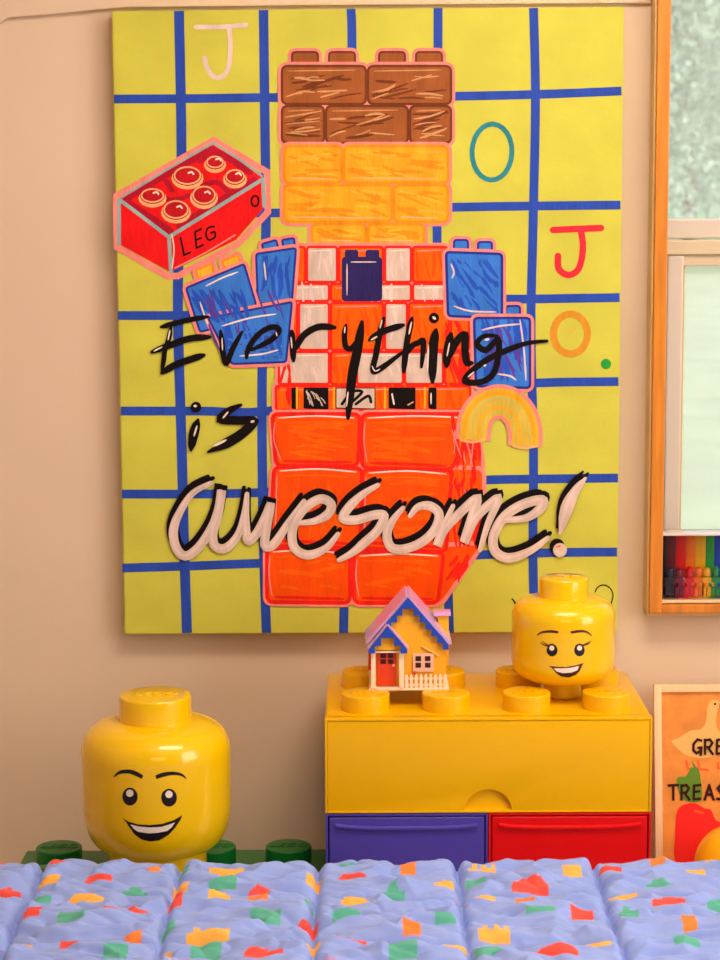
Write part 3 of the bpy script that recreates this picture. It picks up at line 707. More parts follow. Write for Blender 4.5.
# ------------------------------------------------------------------ toy house
YH = 3.205
hx0 = at(370, 680, YH).x; ZS = Z_TOP + SH
sc_h = (at(450, 660, YH).x - at(368, 660, YH).x) / 82.0          # metres per pixel there
hroot = tag(empty('toy_house', (at(408.5, 680, YH).x, YH, ZS)), 'small yellow toy house with blue scalloped gables and red door, on the yellow box', 'toy house')
def hx(px): return (px - 408.5) * sc_h
zpb = proj((hroot.location.x, YH, ZS))[1]
def hz(py): return (zpb - py) * sc_h * 1.0
print('house base px', zpb)
HM = dict(y=mat('house_yellow', (244, 176, 30), .4), b=mat('house_blue', (24, 74, 190), .35), roof=mat('house_roof_lilac', (216, 172, 226), .3, coat=.4), w=mat('house_white', (250, 222, 190), .4), r=mat('house_door_red', (224, 66, 18), .35),
          d=mat('house_dark_pane', (60, 16, 14), .3), pk=mat('house_window_trim', (246, 190, 160), .4), beam=mat('house_beam_tan', (250, 208, 110), .45))
D = .085
obj('base_plate', B(hx(369), hx(449), -.012, .112, 0, hz(686), bev=.0004), HM['w'], hroot)
gp = [(hx(372), hz(686)), (hx(446), hz(686)), (hx(446), hz(643)), (hx(408), hz(598)), (hx(372), hz(641))]
obj('house_wall', prism(bmesh.new(), gp, 0, D), HM['y'], hroot, smooth=False)
def slab(bm, a, b, t, y0, y1):
    dx, dz = b[0] - a[0], b[1] - a[1]; L = math.hypot(dx, dz); n = (-dz / L * t, dx / L * t)
    if n[1] < 0: n = (-n[0], -n[1])
    prism(bm, [a, b, (b[0] + n[0], b[1] + n[1]), (a[0] + n[0], a[1] + n[1])], y0, y1)
bm = bmesh.new(); slab(bm, (hx(408), hz(596)), (hx(450), hz(644)), .004, -.004, D + .004); obj('roof_slope', bm, HM['roof'], hroot, smooth=False)
bm = bmesh.new(); slab(bm, (hx(408), hz(596)), (hx(367.5), hz(642)), .004, -.004, D + .004); obj('roof_slope', bm, HM['roof'], hroot, smooth=False)
def scallop(a, b, n, depth, y):
    """stepped barge board hanging below the line a-b"""
    bm = bmesh.new(); pts = [a, b]
    dx, dz = (b[0] - a[0]) / n, (b[1] - a[1]) / n
    low = []
    for i in range(n, 0, -1):
        p = (a[0] + dx * i, a[1] + dz * i - depth); low.append(p); low.append((p[0] - dx, p[1]))
    prism(bm, [a, b] + low[:-1] + [(a[0], a[1] + dz - depth)], y, y + .004); return bm
obj('barge_board', scallop((hx(408), hz(594.5)), (hx(448.5), hz(643)), 7, .0075, -.0085), HM['b'], hroot, smooth=False)
obj('barge_board', scallop((hx(408), hz(594.5)), (hx(386), hz(622)), 4, .0075, -.0085), HM['b'], hroot, smooth=False)
# porch
py_ = -.014
obj('porch_gable', prism(bmesh.new(), [(hx(372), hz(648)), (hx(404), hz(648)), (hx(388), hz(626))], py_, 0), HM['y'], hroot, smooth=False)
bm = bmesh.new(); slab(bm, (hx(387.5), hz(622)), (hx(407.5), hz(646)), .0022, py_ - .003, 0); slab(bm, (hx(387.5), hz(622)), (hx(368), hz(646)), .0022, py_ - .003, 0); obj('porch_roof', bm, HM['roof'], hroot, smooth=False)
obj('barge_board', scallop((hx(387.5), hz(622.5)), (hx(407), hz(646)), 3, .0055, py_ - .0072), HM['b'], hroot, smooth=False)
obj('barge_board', scallop((hx(387.5), hz(622.5)), (hx(368.5), hz(646)), 3, .0055, py_ - .0072), HM['b'], hroot, smooth=False)
obj('porch_beam', B(hx(370.5), hx(404.5), py_, 0, hz(650), hz(647), bev=.0003), HM['w'], hroot)
for a_, b_ in ((371, 375.5), (399, 404)): obj('porch_post', B(hx(a_), hx(b_), py_, py_ + .007, hz(686), hz(650), bev=.0004), HM['w'], hroot)
dr = obj('door', B(hx(377), hx(396.5), -.004, 0, hz(685), hz(650), bev=.0003), HM['r'], hroot)
for i in range(2):
    for j in range(2): obj('door_pane', B(hx(380.5 + i * 7.5), hx(386 + i * 7), -.0046, -.003, hz(656.5 + j * 6) - .0, hz(652 + j * 6)), HM['d'], dr)
bm = bmesh.new(); bmesh.ops.create_icosphere(bm, subdivisions=2, radius=.0022); o = obj('door_knob', bm, HM['pk'], dr); o.location = (hx(393.5), -.0062, hz(664))
wn = obj('window_trim', B(hx(413), hx(433.5), -.003, 0, hz(671), hz(652.5), bev=.0004), HM['pk'], hroot)
for i in range(2):
    for j in range(2): obj('window_pane', B(hx(415.5 + i * 9.5), hx(421 + i * 9.5), -.0036, -.002, hz(660 + j * 6.7), hz(655 + j * 6.7)), HM['d'], wn)
bm = bmesh.new(); slab(bm, (hx(422), hz(645.5)), (hx(438), hz(655)), .0014, -.004, -.0005); obj('slanted_beam', bm, HM['beam'], hroot, smooth=False)
fence = obj('picket_fence', B(hx(404.5), hx(447), -.0095, -.008, hz(685), hz(682), bev=.0002), HM['w'], hroot)
obj('fence_rail', B(hx(404.5), hx(447), -.0095, -.008, hz(678), hz(676), bev=.0002), HM['w'], fence)
for i in range(9):
    cxp = 406.5 + i * 4.8
    obj('picket', prism(bmesh.new(), [(hx(cxp - 1.4), hz(686)), (hx(cxp + 1.4), hz(686)), (hx(cxp + 1.4), hz(674)), (hx(cxp), hz(671.8)), (hx(cxp - 1.4), hz(674))], -.0115, -.0096), HM['w'], fence, smooth=False)
bm = bmesh.new(); bmesh.ops.create_icosphere(bm, subdivisions=2, radius=.0028); o = obj('red_flower', bm, HM['r'], hroot); o.location = (hx(415), -.004, hz(672))
ch = obj('chimney', B(hx(439), hx(450), .045, .065, hz(672), hz(620), bev=.0005), HM['y'], hroot)
obj('chimney_cap', B(hx(435), hx(452), .040, .070, hz(620) + .00005, hz(616.5), bev=.0006), HM['roof'], ch)
obj('shutter', B(hx(368.5), hx(371.8), .02, .04, hz(672), hz(655), bev=.0004), HM['r'], hroot)

# ------------------------------------------------------------------ framed poster
tl = at(656.5, 689, 3.38)
PH = (tl.z - PB); PW = .215
proot = tag(empty('framed_poster', (tl.x, 3.355, PB)), 'small orange poster in pale wooden frame, leaning on the wall right of the red drawer', 'framed poster')
proot.rotation_euler = (math.atan2(-.055, PH), 0, 0)
fw = at(664, 760, 3.38).x - at(656.5, 760, 3.38).x
PHL = math.hypot(PH, .055)
for nm, b in (('frame_stile', B(0, fw, 0, .016, 0, PHL, bev=.001)), ('frame_stile', B(PW - fw, PW, 0, .016, 0, PHL, bev=.001)), ('frame_rail', B(fw, PW - fw, 0, .016, 0, fw * 1.0, bev=.001)), ('frame_rail', B(fw, PW - fw, 0, .016, PHL - fw, PHL, bev=.001))):
    obj(nm, b, M['wood'], proot)
PP = dict(bg=mat('poster_orange', (228, 144, 56), .5, var=.14, scale=28), goose=mat('poster_cream', (234, 186, 104), .5), gr=mat('poster_green', (92, 138, 22), .5), rd=mat('poster_red', (238, 22, 16), .45), or_=mat('poster_deep_orange', (240, 96, 36), .5), bk=mat('poster_ink', (52, 8, 10), .6, spec=.2), lt=mat('poster_halo', (248, 180, 110), .5))
poster = obj('poster_sheet', B(fw, PW - fw, .006, .010, fw, PHL - fw), PP['bg'], proot, smooth=False)
bpy.context.view_layer.update()
mwi = proot.matrix_world.inverted()
def pp(px, py, d):                                     # where the sight line meets the sheet
    n = proot.matrix_world.to_3x3() @ Vector((0, 1, 0)); p0 = proot.matrix_world @ Vector((0, .006 - d, 0)); r_ = ray(px, py)
    return mwi @ (EYE + r_ * ((p0 - EYE).dot(n) / r_.dot(n)))
class Print:
    def __init__(s): s.bm = bmesh.new(); s.mats = []; s.d = .0002
    def poly(s, pts, m):
        s.d += .00005
        if m not in s.mats: s.mats.append(m)
        f = s.bm.faces.new([s.bm.verts.new(pp(x, y, s.d)) for x, y in pts]); f.material_index = s.mats.index(m); f.normal_update(); bmesh.ops.triangulate(s.bm, faces=[f])
    def stroke(s, P, w, m):
        for a, b in zip(P, P[1:]):
            L = math.hypot(b[0] - a[0], b[1] - a[1]) or 1; ex = (b[0] - a[0]) / L; ey = (b[1] - a[1]) / L
            nx, ny = -ey * w / 2, ex * w / 2; ax, ay = a[0] - ex * w * .35, a[1] - ey * w * .35; bx, by = b[0] + ex * w * .35, b[1] + ey * w * .35
            s.poly([(ax + nx, ay + ny), (bx + nx, by + ny), (bx - nx, by - ny), (ax - nx, ay - ny)], m)
    def build(s, name):
        for f in s.bm.faces:
            f.normal_update()
            if f.normal.y > 0: f.normal_flip()
        return obj_raw(name, s.bm, s.mats, poster, smooth=False)
s = Print()
s.poly(sm([(671, 741), (680, 737), (690, 731), (701, 729), (706, 722), (707, 710), (710, 702), (716, 700), (721, 704), (717, 712), (717, 728), (727, 740), (722, 752), (704, 758), (686, 755), (677, 748)]), PP['goose'])
s.poly([(719, 703), (729, 706), (719, 709)], PP['or_']); s.poly(ell(715, 704, 1.2), PP['bk'])
for P in ([(686, 761), (688, 769), (696, 769)], [(698, 761), (699, 769), (708, 770)], [(718, 763), (718, 768), (726, 769)]): s.stroke(P, 2.4, PP['or_'])
s.poly(sm([(690, 768), (698, 768), (701, 782), (702, 796), (698, 802), (684, 800), (678, 790), (677, 778), (686, 776)]), PP['gr'])
s.poly(sm([(676, 815), (681, 806), (694, 803), (704, 808), (711, 810), (716, 820), (724, 824), (715, 832), (705, 844), (700, 862), (676, 862), (675, 836)]), PP['rd'])
s.stroke([(695, 811), (703, 813)], 2, PP['or_'])
s.poly([(691, 760), (694, 768), (697, 768)], PP['gr'])
s.build('printed_goose_picture')
s = Print(); s.d = .0016
GL = {'G': [[(9, 1), (5, 0), (1, 5), (1, 11), (4, 14), (8, 12), (9, 8), (6, 8.5)], [(9, 8), (8.5, 16)]], 'R': [[(1, 0), (1, 15)], [(1, 1), (6, 0), (8.5, 3.5), (6, 7.5), (1.5, 8)], [(4, 8), (9, 15)]], 'E': [[(8, 0), (1.5, .5), (1, 14.5), (8, 14)], [(1, 7), (7, 6.5)]],
      'A': [[(0, 15), (4.5, 0), (9, 15)], [(2, 10), (7.5, 9.5)]], 'T': [[(0, .5), (10, 0)], [(5, .5), (5, 15)]], 'S': [[(8.5, 1), (4, 0), (1, 3.5), (4, 7), (8, 10), (5, 14.5), (0, 14)]], 'U': [[(1, 0), (1, 10), (4.5, 15), (8, 10), (8.5, 0)]]}
def letters(word, x, y, dx, k):
    for c in word:
        for P in GL[c]: s.stroke([(x + a * k, y + b * k) for a, b in P], 2.5, PP['bk'])
        x += dx
letters('GREAT', 692.5, 739.5, 11.6, .98); s.build('printed_lettering'); s = Print(); s.d = .0016; letters('TREASURE', 668.5, 785, 12.1, .98)
s.build('printed_lettering')

# yellow ball in front of the poster
br = (at(733, 826, 3.26).z - PB) / 2; bc = at(734, 860, 3.26)
ball = tag(empty('ball', (bc.x, 3.26, PB + br)), 'round shiny yellow ball resting in front of the orange poster', 'ball')
bm = bmesh.new(); bmesh.ops.create_icosphere(bm, subdivisions=4, radius=br); obj('ball_shell', bm, mat('ball_yellow', (248, 186, 28), .25, coat=.5), ball)
bm = lathe(bmesh.new(), [(.006, .001), (.006, .004), (.0035, .006), (0, .006)], 20); o = obj('air_valve', bm, M['ybrick'], ball); o.location = (0, 0, br - .003)

# ------------------------------------------------------------------ display case with the small figures
CY0, CY1 = YW - .046, YW + .006
cxl = WX0 + .0045; cb = WZ0 + .0015
ct = at(690, 534, CY0).z; cwid = .44
case = tag(empty('display_case', (cxl, CY0, cb)), 'clear display case with rainbow striped back, on the window sill', 'display case')
ac = glassy('clear_acrylic', (.97, .97, .97)); pale = mat('pale_acrylic_edge', (240, 206, 160), .3)
hC = ct - cb
obj('case_base', B(0, cwid, 0, CY1 - CY0, 0, .006, bev=.001), pale, case)
obj('front_pane', B(.002, cwid - .002, 0, .0015, .0062, hC - .003), ac, case)
obj('side_pane', B(0, .0015, .0016, CY1 - CY0, .0062, hC - .003), ac, case); obj('side_pane', B(cwid - .0015, cwid, .0016, CY1 - CY0, .0062, hC - .003), ac, case)
obj('case_lid', B(0, cwid, 0, CY1 - CY0, hC - .003, hC, bev=.0005), mat('acrylic_lid', (225, 215, 205), .15, coat=.5), case)
sx = lambda px: at(px, 570, CY1 - .005).x - cxl
edges = [661.5, 667, 675.5, 685.5, 694.5, 705, 713.5, 722, 731, 741, 752]
cols = [(30, 12, 14), (110, 14, 40), (232, 16, 24), (248, 120, 12), (240, 178, 16), (34, 160, 56), (20, 70, 190), (50, 40, 140), (130, 70, 160), (230, 120, 170), (235, 235, 230)]
names = ['black', 'dark red', 'red', 'orange', 'yellow', 'green', 'blue', 'violet', 'lilac', 'pink', 'white']
bp = obj('back_panel', B(.003, cwid - .003, CY1 - CY0 - .004, CY1 - CY0 - .001, .0062, hC - .0035), M['white'], case)
for i, c in enumerate(cols):
    a_ = max(sx(edges[i]), .004); b_ = min(sx(edges[i + 1]) if i + 1 < len(edges) else sx(762), cwid - .004)
    obj('colour_stripe', B(a_, b_ - .0003, CY1 - CY0 - .010, CY1 - CY0 - .0042, .0062, hC - .008, bev=.0004), mat('stripe_' + names[i].replace(' ', '_'), c, .35), case)
    obj('colour_stripe', B(a_, b_ - .0003, .010, CY1 - CY0 - .0102, .0062, .0072), mat('floor_stripe_' + names[i].replace(' ', '_'), c, .35), case)
def figure(px, c, nm, i):
    m = mat('figure_' + nm.replace(' ', '_'), c, .25, coat=.6)
    x = at(px, 585, YW - .024).x
    r = tag(empty('toy_figure', (x, YW - .024, cb + .0073)), 'small %s block toy figure standing in the display case' % nm, 'toy figure', 'toy figures in the display case')
    s_ = 1.12
    bm = bmesh.new()
    for sgn in (-1, 1): box(bm, sgn * .0041 * s_ - .0036 * s_, sgn * .0041 * s_ + .0036 * s_, -.004, .0045, 0, .014 * s_, bev=.0006)
    box(bm, -.0078 * s_, .0078 * s_, -.0035, .004, .0141 * s_, .0165 * s_, bev=.0005); obj('legs', bm, m, r)
    bm = prism(bmesh.new(), [(-.0078 * s_, .0166 * s_), (.0078 * s_, .0166 * s_), (.0056 * s_, .0295 * s_), (-.0056 * s_, .0295 * s_)], -.0035, .0038, bev=.0006); obj('torso', bm, m, r)
    for sgn in (-1, 1):
        bm = bmesh.new(); vs = [Vector((sgn * .0066 * s_, 0, .0275 * s_)), Vector((sgn * .0092 * s_, -.001, .0215 * s_)), Vector((sgn * .0090 * s_, -.005, .0175 * s_))]
        for u, v, r0, r1 in ((vs[0], vs[1], .0024, .0021), (vs[1], vs[2], .0021, .0018)):
            d = (v - u); rot = d.to_track_quat('Z', 'Y').to_matrix().to_4x4()
            bmesh.ops.create_cone(bm, cap_ends=True, segments=10, radius1=r0, radius2=r1, depth=d.length * 1.1, matrix=Matrix.Translation((u + v) / 2) @ rot)
        bmesh.ops.create_icosphere(bm, subdivisions=1, radius=.0026, matrix=Matrix.Translation(vs[2])); obj('arm', bm, m, r)
    h = obj('head', lathe(bmesh.new(), [(.0022, .0295 * s_), (.003, .0302 * s_), (.0048, .031 * s_), (.0053, .033 * s_), (.0053, .038 * s_), (.0046, .0402 * s_), (.0026, .0408 * s_), (.0026, .0425 * s_), (0, .0425 * s_)], 20), m, r)
    kind = i % 3
    P = [[(0, .0445), (.003, .0442), (.0058, .042), (.0063, .038), (.0062, .034)], [(0, .0435), (.003, .0435), (.006, .041), (.0064, .036), (.0066, .032), (.0062, .031)], [(0, .046), (.002, .0458), (.0035, .044), (.0058, .0415), (.006, .037)]][kind]
    bm = lathe(bmesh.new(), [(a_ * 1.05, b_ * s_) for a_, b_ in P], 20)
    for v in bm.verts: v.co.y += .0012
    obj('hair', bm, m, r)
for i, (px, c, nm) in enumerate(((670.5, (26, 22, 22), 'black'), (679, (128, 12, 38), 'dark red'), (689.5, (236, 16, 20), 'red'), (698.5, (250, 120, 10), 'orange'), (706.5, (246, 180, 10), 'yellow'), (715.5, (26, 150, 70), 'green'), (724.5, (20, 80, 200), 'blue'))):
    figure(px, c, nm, i)

# ------------------------------------------------------------------ bed
ZQ = atz(360, 866, .60).z if False else None
YE = 2.88                                             # far edge of the quilt
zq = at(360, 858, YE).z
print('quilt z', zq)
BX0, BX1, BY0 = -1.05, 1.15, 1.75
bed = tag(empty('bed', (0, 0, 0)), 'low wooden bed under the patterned quilt in the foreground', 'bed')
obj('bed_frame', B(BX0 + .0, BX1, BY0, YE - .03, .1, .30, bev=.01), M['bedwood'], bed)
for x in (BX0 + .04, BX1 - .1):
    for y in (BY0 + .04, YE - .13): obj('leg', B(x, x + .06, y, y + .06, 0, .0999, bev=.004), M['bedwood'], bed)
mt = tag(empty('mattress', (0, 0, .3)), 'white mattress lying on the bed beneath the quilt', 'mattress')
obj('mattress_cover', B(BX0 + .02, BX1 - .02, BY0 + .02, YE - .045, .0, zq - .3 - .034, bev=.03, seg=4), M['mattress'], mt)
# quilt seams: lengthwise ones through these picture positions at the far edge, cross ones by rows
seamx = sorted([atz(px, 880, zq).x for px in (-98, 38, 178, 317.5, 459, 598, 737)])
rowsy = [YE - .012] + [atz(360, py, zq + .004).y for py in (893.5, 940)]
st = rowsy[1] - rowsy[2]
while rowsy[-1] > BY0: rowsy.append(rowsy[-1] - st)
print('rows', rowsy[:5], 'seams', [round(s, 3) for s in seamx])
PATT = [  # centre px, centre py, half width px, half height px, kind, colour
    (60, 865.5, 9, 2.5, 'b', 'R'), (48, 883, 11, 5, 'b', 'Y'), (99, 879, 13, 4.5, 'd', 'R'), (8, 891.5, 13, 4.5, 'd', 'R'), (40, 900, 12, 5, 't', 'G'), (84, 901.5, 20, 4, 'a', 'Y'), (32, 918, 8, 6, 'b', 'R'), (72, 922, 14, 8, 'b', 'G'),
    (127, 915, 22, 6, 'd', 'R'), (22, 946, 11, 8, 'b', 'Y'), (73, 946, 13, 5.5, 'd', 'R'), (116, 956, 12, 7, 'b', 'G'), (154, 872, 6.5, 5, 'b', 'O'), (135, 889, 12, 5, 't', 'G'), (181, 886, 7, 5, 'b', 'Y'), (184, 869, 5, 4, 'b', 'G'),
    (176, 903, 7, 6, 'b', 'R'), (133, 937, 8, 7, 'b', 'O'), (170, 925, 8, 9, 't', 'G'), (226, 871.5, 17, 6, 'c', 'Y'), (222, 886, 14, 4.5, 'b', 'G'), (219, 901, 11, 5, 'a', 'Y'), (208, 936, 22, 7, 'c', 'Y'), (166, 956, 6, 7, 'b', 'Y'), (206, 953, 16, 8, 'b', 'G'),
    (267, 890.5, 19, 4, 'd', 'R'), (258, 900.5, 10, 5, 'b', 'O'), (265, 920, 15, 7, 'b', 'G'), (313, 880, 7, 8, 'b', 'Y'), (311, 864, 8, 3, 'b', 'R'), (307, 903, 7, 5, 't', 'G'), (307, 923, 10, 6, 'd', 'R'), (309, 944, 11, 7, 'b', 'Y'), (264, 958, 20, 5, 'd', 'R'),
    (352, 876.5, 14, 4, 'd', 'R'), (350, 865, 9, 3, 'b', 'G'), (355, 900, 14, 5, 'a', 'Y'), (346, 920, 14, 8, 'b', 'G'), (352, 941, 15, 4.5, 'd', 'R'), (408, 868.5, 7, 5.5, 'b', 'O'), (393, 888, 11, 5, 't', 'G'), (444, 882, 10, 4, 'd', 'Y'), (445, 898, 10, 6, 'b', 'R'),
    (400, 914, 20, 3.5, 'd', 'R'), (412, 931, 9, 7, 'b', 'O'), (445, 921, 10, 7, 'b', 'G'), (455, 945, 12, 7, 'd', 'Y'), (403, 955, 14, 8, 'b', 'G'), (482, 869, 14, 6, 'c', 'Y'), (476, 882, 10, 5, 'b', 'G'), (484, 898, 11, 4, 'a', 'Y'), (530, 886, 18, 5, 'd', 'R'),
    (525, 898, 9, 4, 'b', 'O'), (572, 873, 9, 6, 'b', 'Y'), (577, 894, 10, 6, 't', 'G'), (494, 930, 16, 7, 'c', 'Y'), (582, 915, 11, 6, 'b', 'R'), (540, 915, 14, 3, 'b', 'G'), (490, 952, 15, 8, 'b', 'G'), (556, 957, 22, 5, 'd', 'R'), (597, 942, 14, 6, 'd', 'Y'),
    (610, 870, 11, 4, 'd', 'R'), (658, 862, 8, 3, 'b', 'O'), (660, 882, 14, 4, 't', 'G'), (696, 871, 9, 5, 'b', 'Y'), (622, 893, 14, 5.5, 'c', 'Y'), (707, 891, 9, 5, 'b', 'R'), (670, 903, 18, 5, 'd', 'R'), (628, 912, 10, 9, 't', 'G'), (689, 924, 8, 8, 'b', 'O'),
    (638, 938, 13, 5, 'd', 'R'), (686, 944, 12, 6, 'b', 'G'), (716, 908, 9, 6, 'b', 'G'), (713, 861, 9, 3, 'b', 'Y')]
QC = {'R': (234, 78, 66), 'Y': (242, 178, 70), 'O': (238, 128, 48), 'G': (82, 172, 150), 'B': (140, 163, 230), 'W': (196, 200, 226)}
QL = {k_: lin(v) for k_, v in QC.items()}
shapes = []
for px, py, hw, hh, kd, c in PATT:
    a_ = atz(px, py, zq + .006); b_ = atz(px + hw, py, zq + .006); d_ = atz(px, py - hh * .66, zq + .006)
    shapes.append((a_.x, a_.y, abs(b_.x - a_.x), abs(d_.y - a_.y), kd, c))
rr = random.Random(3); x_lo, x_hi = atz(0, 880, zq).x, atz(720, 880, zq).x; y_lo = atz(360, 960, zq).y
yy = YE - .02
while yy > BY0:
    xx = BX0
    while xx < BX1:
        sx_, sy_ = xx + rr.uniform(-.015, .015), yy + rr.uniform(-.015, .015)
        pxx, pyy = proj((sx_, sy_, zq))
        if not (-12 < pxx < 732 and pyy < 966):
            shapes.append((sx_, sy_, .018 + rr.random() * .012, .02 + rr.random() * .012, rr.choice('bbdtc'), rr.choice('RRYYOGGG')))
        xx += .085
    yy -= .075
cellmap = {}
for s_ in shapes:
    for i in range(int((s_[0] - s_[2] - .01) // .05), int((s_[0] + s_[2] + .01) // .05) + 1):
        for j in range(int((s_[1] - s_[3] - .01) // .05), int((s_[1] + s_[3] + .01) // .05) + 1): cellmap.setdefault((i, j), []).append(s_)
def quilt_colour(x, y):
    for cx_, cy_, hw, hh, kd, c in cellmap.get((int(x // .05), int(y // .05)), ()):
        u, v = (x - cx_) / hw, (y - cy_) / hh
        if abs(u) > 1 or abs(v) > 1: continue
        if kd == 'd' and (v < -.9 or (v > 0 and u * u + v * v > 1)): continue
        if kd == 't' and not (v < .0 or abs(u) < .6 - .3 * v): continue
        if kd == 'c' and v > .35 and math.sin(u * 9) < 0: continue
        if kd == 'a' and abs(u) > 1 - .5 * max(v, 0): continue
        return c
    return None
def frange(a_, b_, s_):
    n = max(1, round((b_ - a_) / s_)); return [a_ + (b_ - a_) * i / n for i in range(n)]
XS = frange(BX0 - .03, x_lo - .03, .012) + frange(x_lo - .03, x_hi + .03, .0021) + frange(x_hi + .03, BX1 + .03, .012) + [BX1 + .03]
YS = frange(BY0, y_lo - .03, .012) + frange(y_lo - .03, YE, .0021) + [YE]
def near(v, L):
    lo = max([s_ for s_ in L if s_ <= v], default=v - .1); hi = min([s_ for s_ in L if s_ > v], default=v + .1); return lo, hi
xsx = seamx[:]; sp_ = (seamx[-1] - seamx[0]) / (len(seamx) - 1)
while xsx[0] > BX0 - .3: xsx.insert(0, xsx[0] - sp_)
while xsx[-1] < BX1 + .3: xsx.append(xsx[-1] + sp_)
ysx = sorted(rowsy + [rowsy[0] + st, rowsy[0] + 2 * st])
verts, cols_, faces = [], [], []
nz = noise.noise
def qsurf(x, y):
    x2 = x + .004 * nz(Vector((y * 9, 1.3, 0))); y2 = y + .005 * nz(Vector((x * 9, 4.1, 0)))
    l, h = near(x2, xsx); l2, h2 = near(y2, ysx)
    du = min(x2 - l, h - x2); dv = min(y2 - l2, h2 - y2)
    a_ = min(1, du / .02); b_ = min(1, dv / .035)
    puff = (1 - (1 - a_) ** 2.2) * (1 - (1 - b_) ** 2.2)
    z = .012 * puff - .006 * math.exp(-(du / .004) ** 2) - .009 * math.exp(-(dv / .007) ** 2)
    near_s = 0
    # gathered puckers running away from the seams and long soft creases
    wx = .03 * nz(Vector((x * 7, y * 7, 21))); wy = .03 * nz(Vector((x * 7, y * 7, 31)))
    z += .0070 * nz(Vector(((x + wx) * 7, (y + wy) * 30, 2))) * (.35 + puff)
    r1 = 1 - abs(nz(Vector(((x + wx) * 8 + y * 10, (y + wy) * 22 - x * 7, 9)))) * 2.2
    z += .0085 * max(0, r1) ** 2 * puff
    r2 = 1 - abs(nz(Vector(((x + wy) * 11 - y * 8, (y + wx) * 34 + x * 9, 19)))) * 2.4
    z -= .0062 * max(0, r2) ** 2 * puff
    z += .0078 * nz(Vector(((x + wx) * 14, (y + wy) * 62 + x * 5, 5))) * (.5 + .9 * math.exp(-du / .03))
    z += .0020 * nz(Vector((x * 100, y * 22, 6))) * math.exp(-dv / .02)
    z += .0052 * nz(Vector(((x + wy) * 30 + y * 20, (y + wx) * 105, 12))) * (.5 + .5 * puff)
    z += .006 * nz(Vector((x * 2.3 + 5, y * 2.3, 3)))
    return z, near_s
for y in YS:
    e = max(0, (YE - .0) - y); edge = 1 - max(0, 1 - e / .05) ** 2
    for x in XS:
        z, ns = qsurf(x, y)
        verts.append((x, y, zq - .03 + (z + .008) * (.25 + .75 * edge) + .012 * edge + .006)); cols_.append(quilt_colour(x, y))
NX = len(XS)
# far side drop
for kk in range(1, 26):
    y = YE + .02 * math.sin(min(kk / 6, 1) * PI / 2); zd = kk * .008
    for i, x in enumerate(XS):
        base = verts[(len(YS) - 1) * NX + i]
        verts.append((x, y + .006 * nz(Vector((x * 12, kk * .2, 1))) + .004 * math.sin(kk * .5), base[2] - zd)); cols_.append(quilt_colour(x, YE + zd))
NY = len(YS) + 25
for j in range(NY - 1):
    for i in range(NX - 1): faces.append((j * NX + i, j * NX + i + 1, (j + 1) * NX + i + 1, (j + 1) * NX + i))
me = bpy.data.meshes.new('quilt'); me.from_pydata(verts, [], faces); me.shade_smooth()
ca = me.color_attributes.new('print', 'FLOAT_COLOR', 'POINT')
buf = []
for c in cols_: buf.extend((*QL[c or 'B'], 1))
ca.data.foreach_set('color', buf)
qm = bpy.data.materials.new('quilt_cotton'); qm.use_nodes = True; nt = qm.node_tree; b_ = nt.nodes['Principled BSDF']; b_.inputs['Roughness'].default_value = .85; b_.inputs['Sheen Weight'].default_value = .15
at_ = nt.nodes.new('ShaderNodeAttribute'); at_.attribute_name = 'print'
tc = nt.nodes.new('ShaderNodeTexCoord'); nn = nt.nodes.new('ShaderNodeTexNoise'); nn.inputs['Scale'].default_value = 900; nt.links.new(tc.outputs['Object'], nn.inputs['Vector'])
bp_ = nt.nodes.new('ShaderNodeBump'); bp_.inputs['Strength'].default_value = .15; bp_.inputs['Distance'].default_value = .001; nt.links.new(nn.outputs['Fac'], bp_.inputs['Height']); nt.links.new(bp_.outputs[0], b_.inputs['Normal'])
nt.links.new(at_.outputs['Color'], b_.inputs['Base Color'])
qo = link('quilt', me, qm); tag(qo, 'puffy light blue quilt printed with red, yellow, orange and green blocks, spread over the bed', 'quilt')
sol = qo.modifiers.new('thickness', 'SOLIDIFY'); sol.thickness = .004; sol.offset = -1

# ------------------------------------------------------------------ outdoors
lawn = bmesh.new(); n = 30
gr = [[lawn.verts.new((-40 + 160 * i / n, 4.2 + 90 * (j / n) ** 1.6, -.5 + .12 * nz(Vector((i * .7, j * .7, 0))))) for i in range(n + 1)] for j in range(n + 1)]
for j in range(n):
    for i in range(n): lawn.faces.new((gr[j][i], gr[j][i + 1], gr[j + 1][i + 1], gr[j + 1][i]))
lo = obj('lawn', lawn, mat('lawn_grass', (178, 182, 138), .9, var=.12, scale=1.2), None); tag(lo, 'pale sunlit green lawn outside the window', 'lawn', kind='stuff')
hill = bmesh.new()
gr = [[hill.verts.new((-60 + 240 * i / n, 94 + 60 * j / n, -.6 + 26 * math.sin(j / n * PI / 2) + 1.5 * nz(Vector((i * .5, j * .5, 3))))) for i in range(n + 1)] for j in range(n + 1)]
for j in range(n):
    for i in range(n): hill.faces.new((gr[j][i], gr[j][i + 1], gr[j + 1][i + 1], gr[j + 1][i]))
ho = obj('hillside', hill, mat('hill_green', (120, 150, 110), .9, var=.25, scale=.4), None); ho['kind'] = 'structure'
leafm = [mat('foliage_a', (174, 190, 162), .7, var=.35, scale=.9), mat('foliage_b', (156, 177, 162), .7, var=.35, scale=.9), mat('foliage_c', (190, 202, 176), .7, var=.2, scale=.9)]  # leaf colours paled so they carry the outdoor haze
bark = mat('tree_bark', (110, 90, 70), .9)
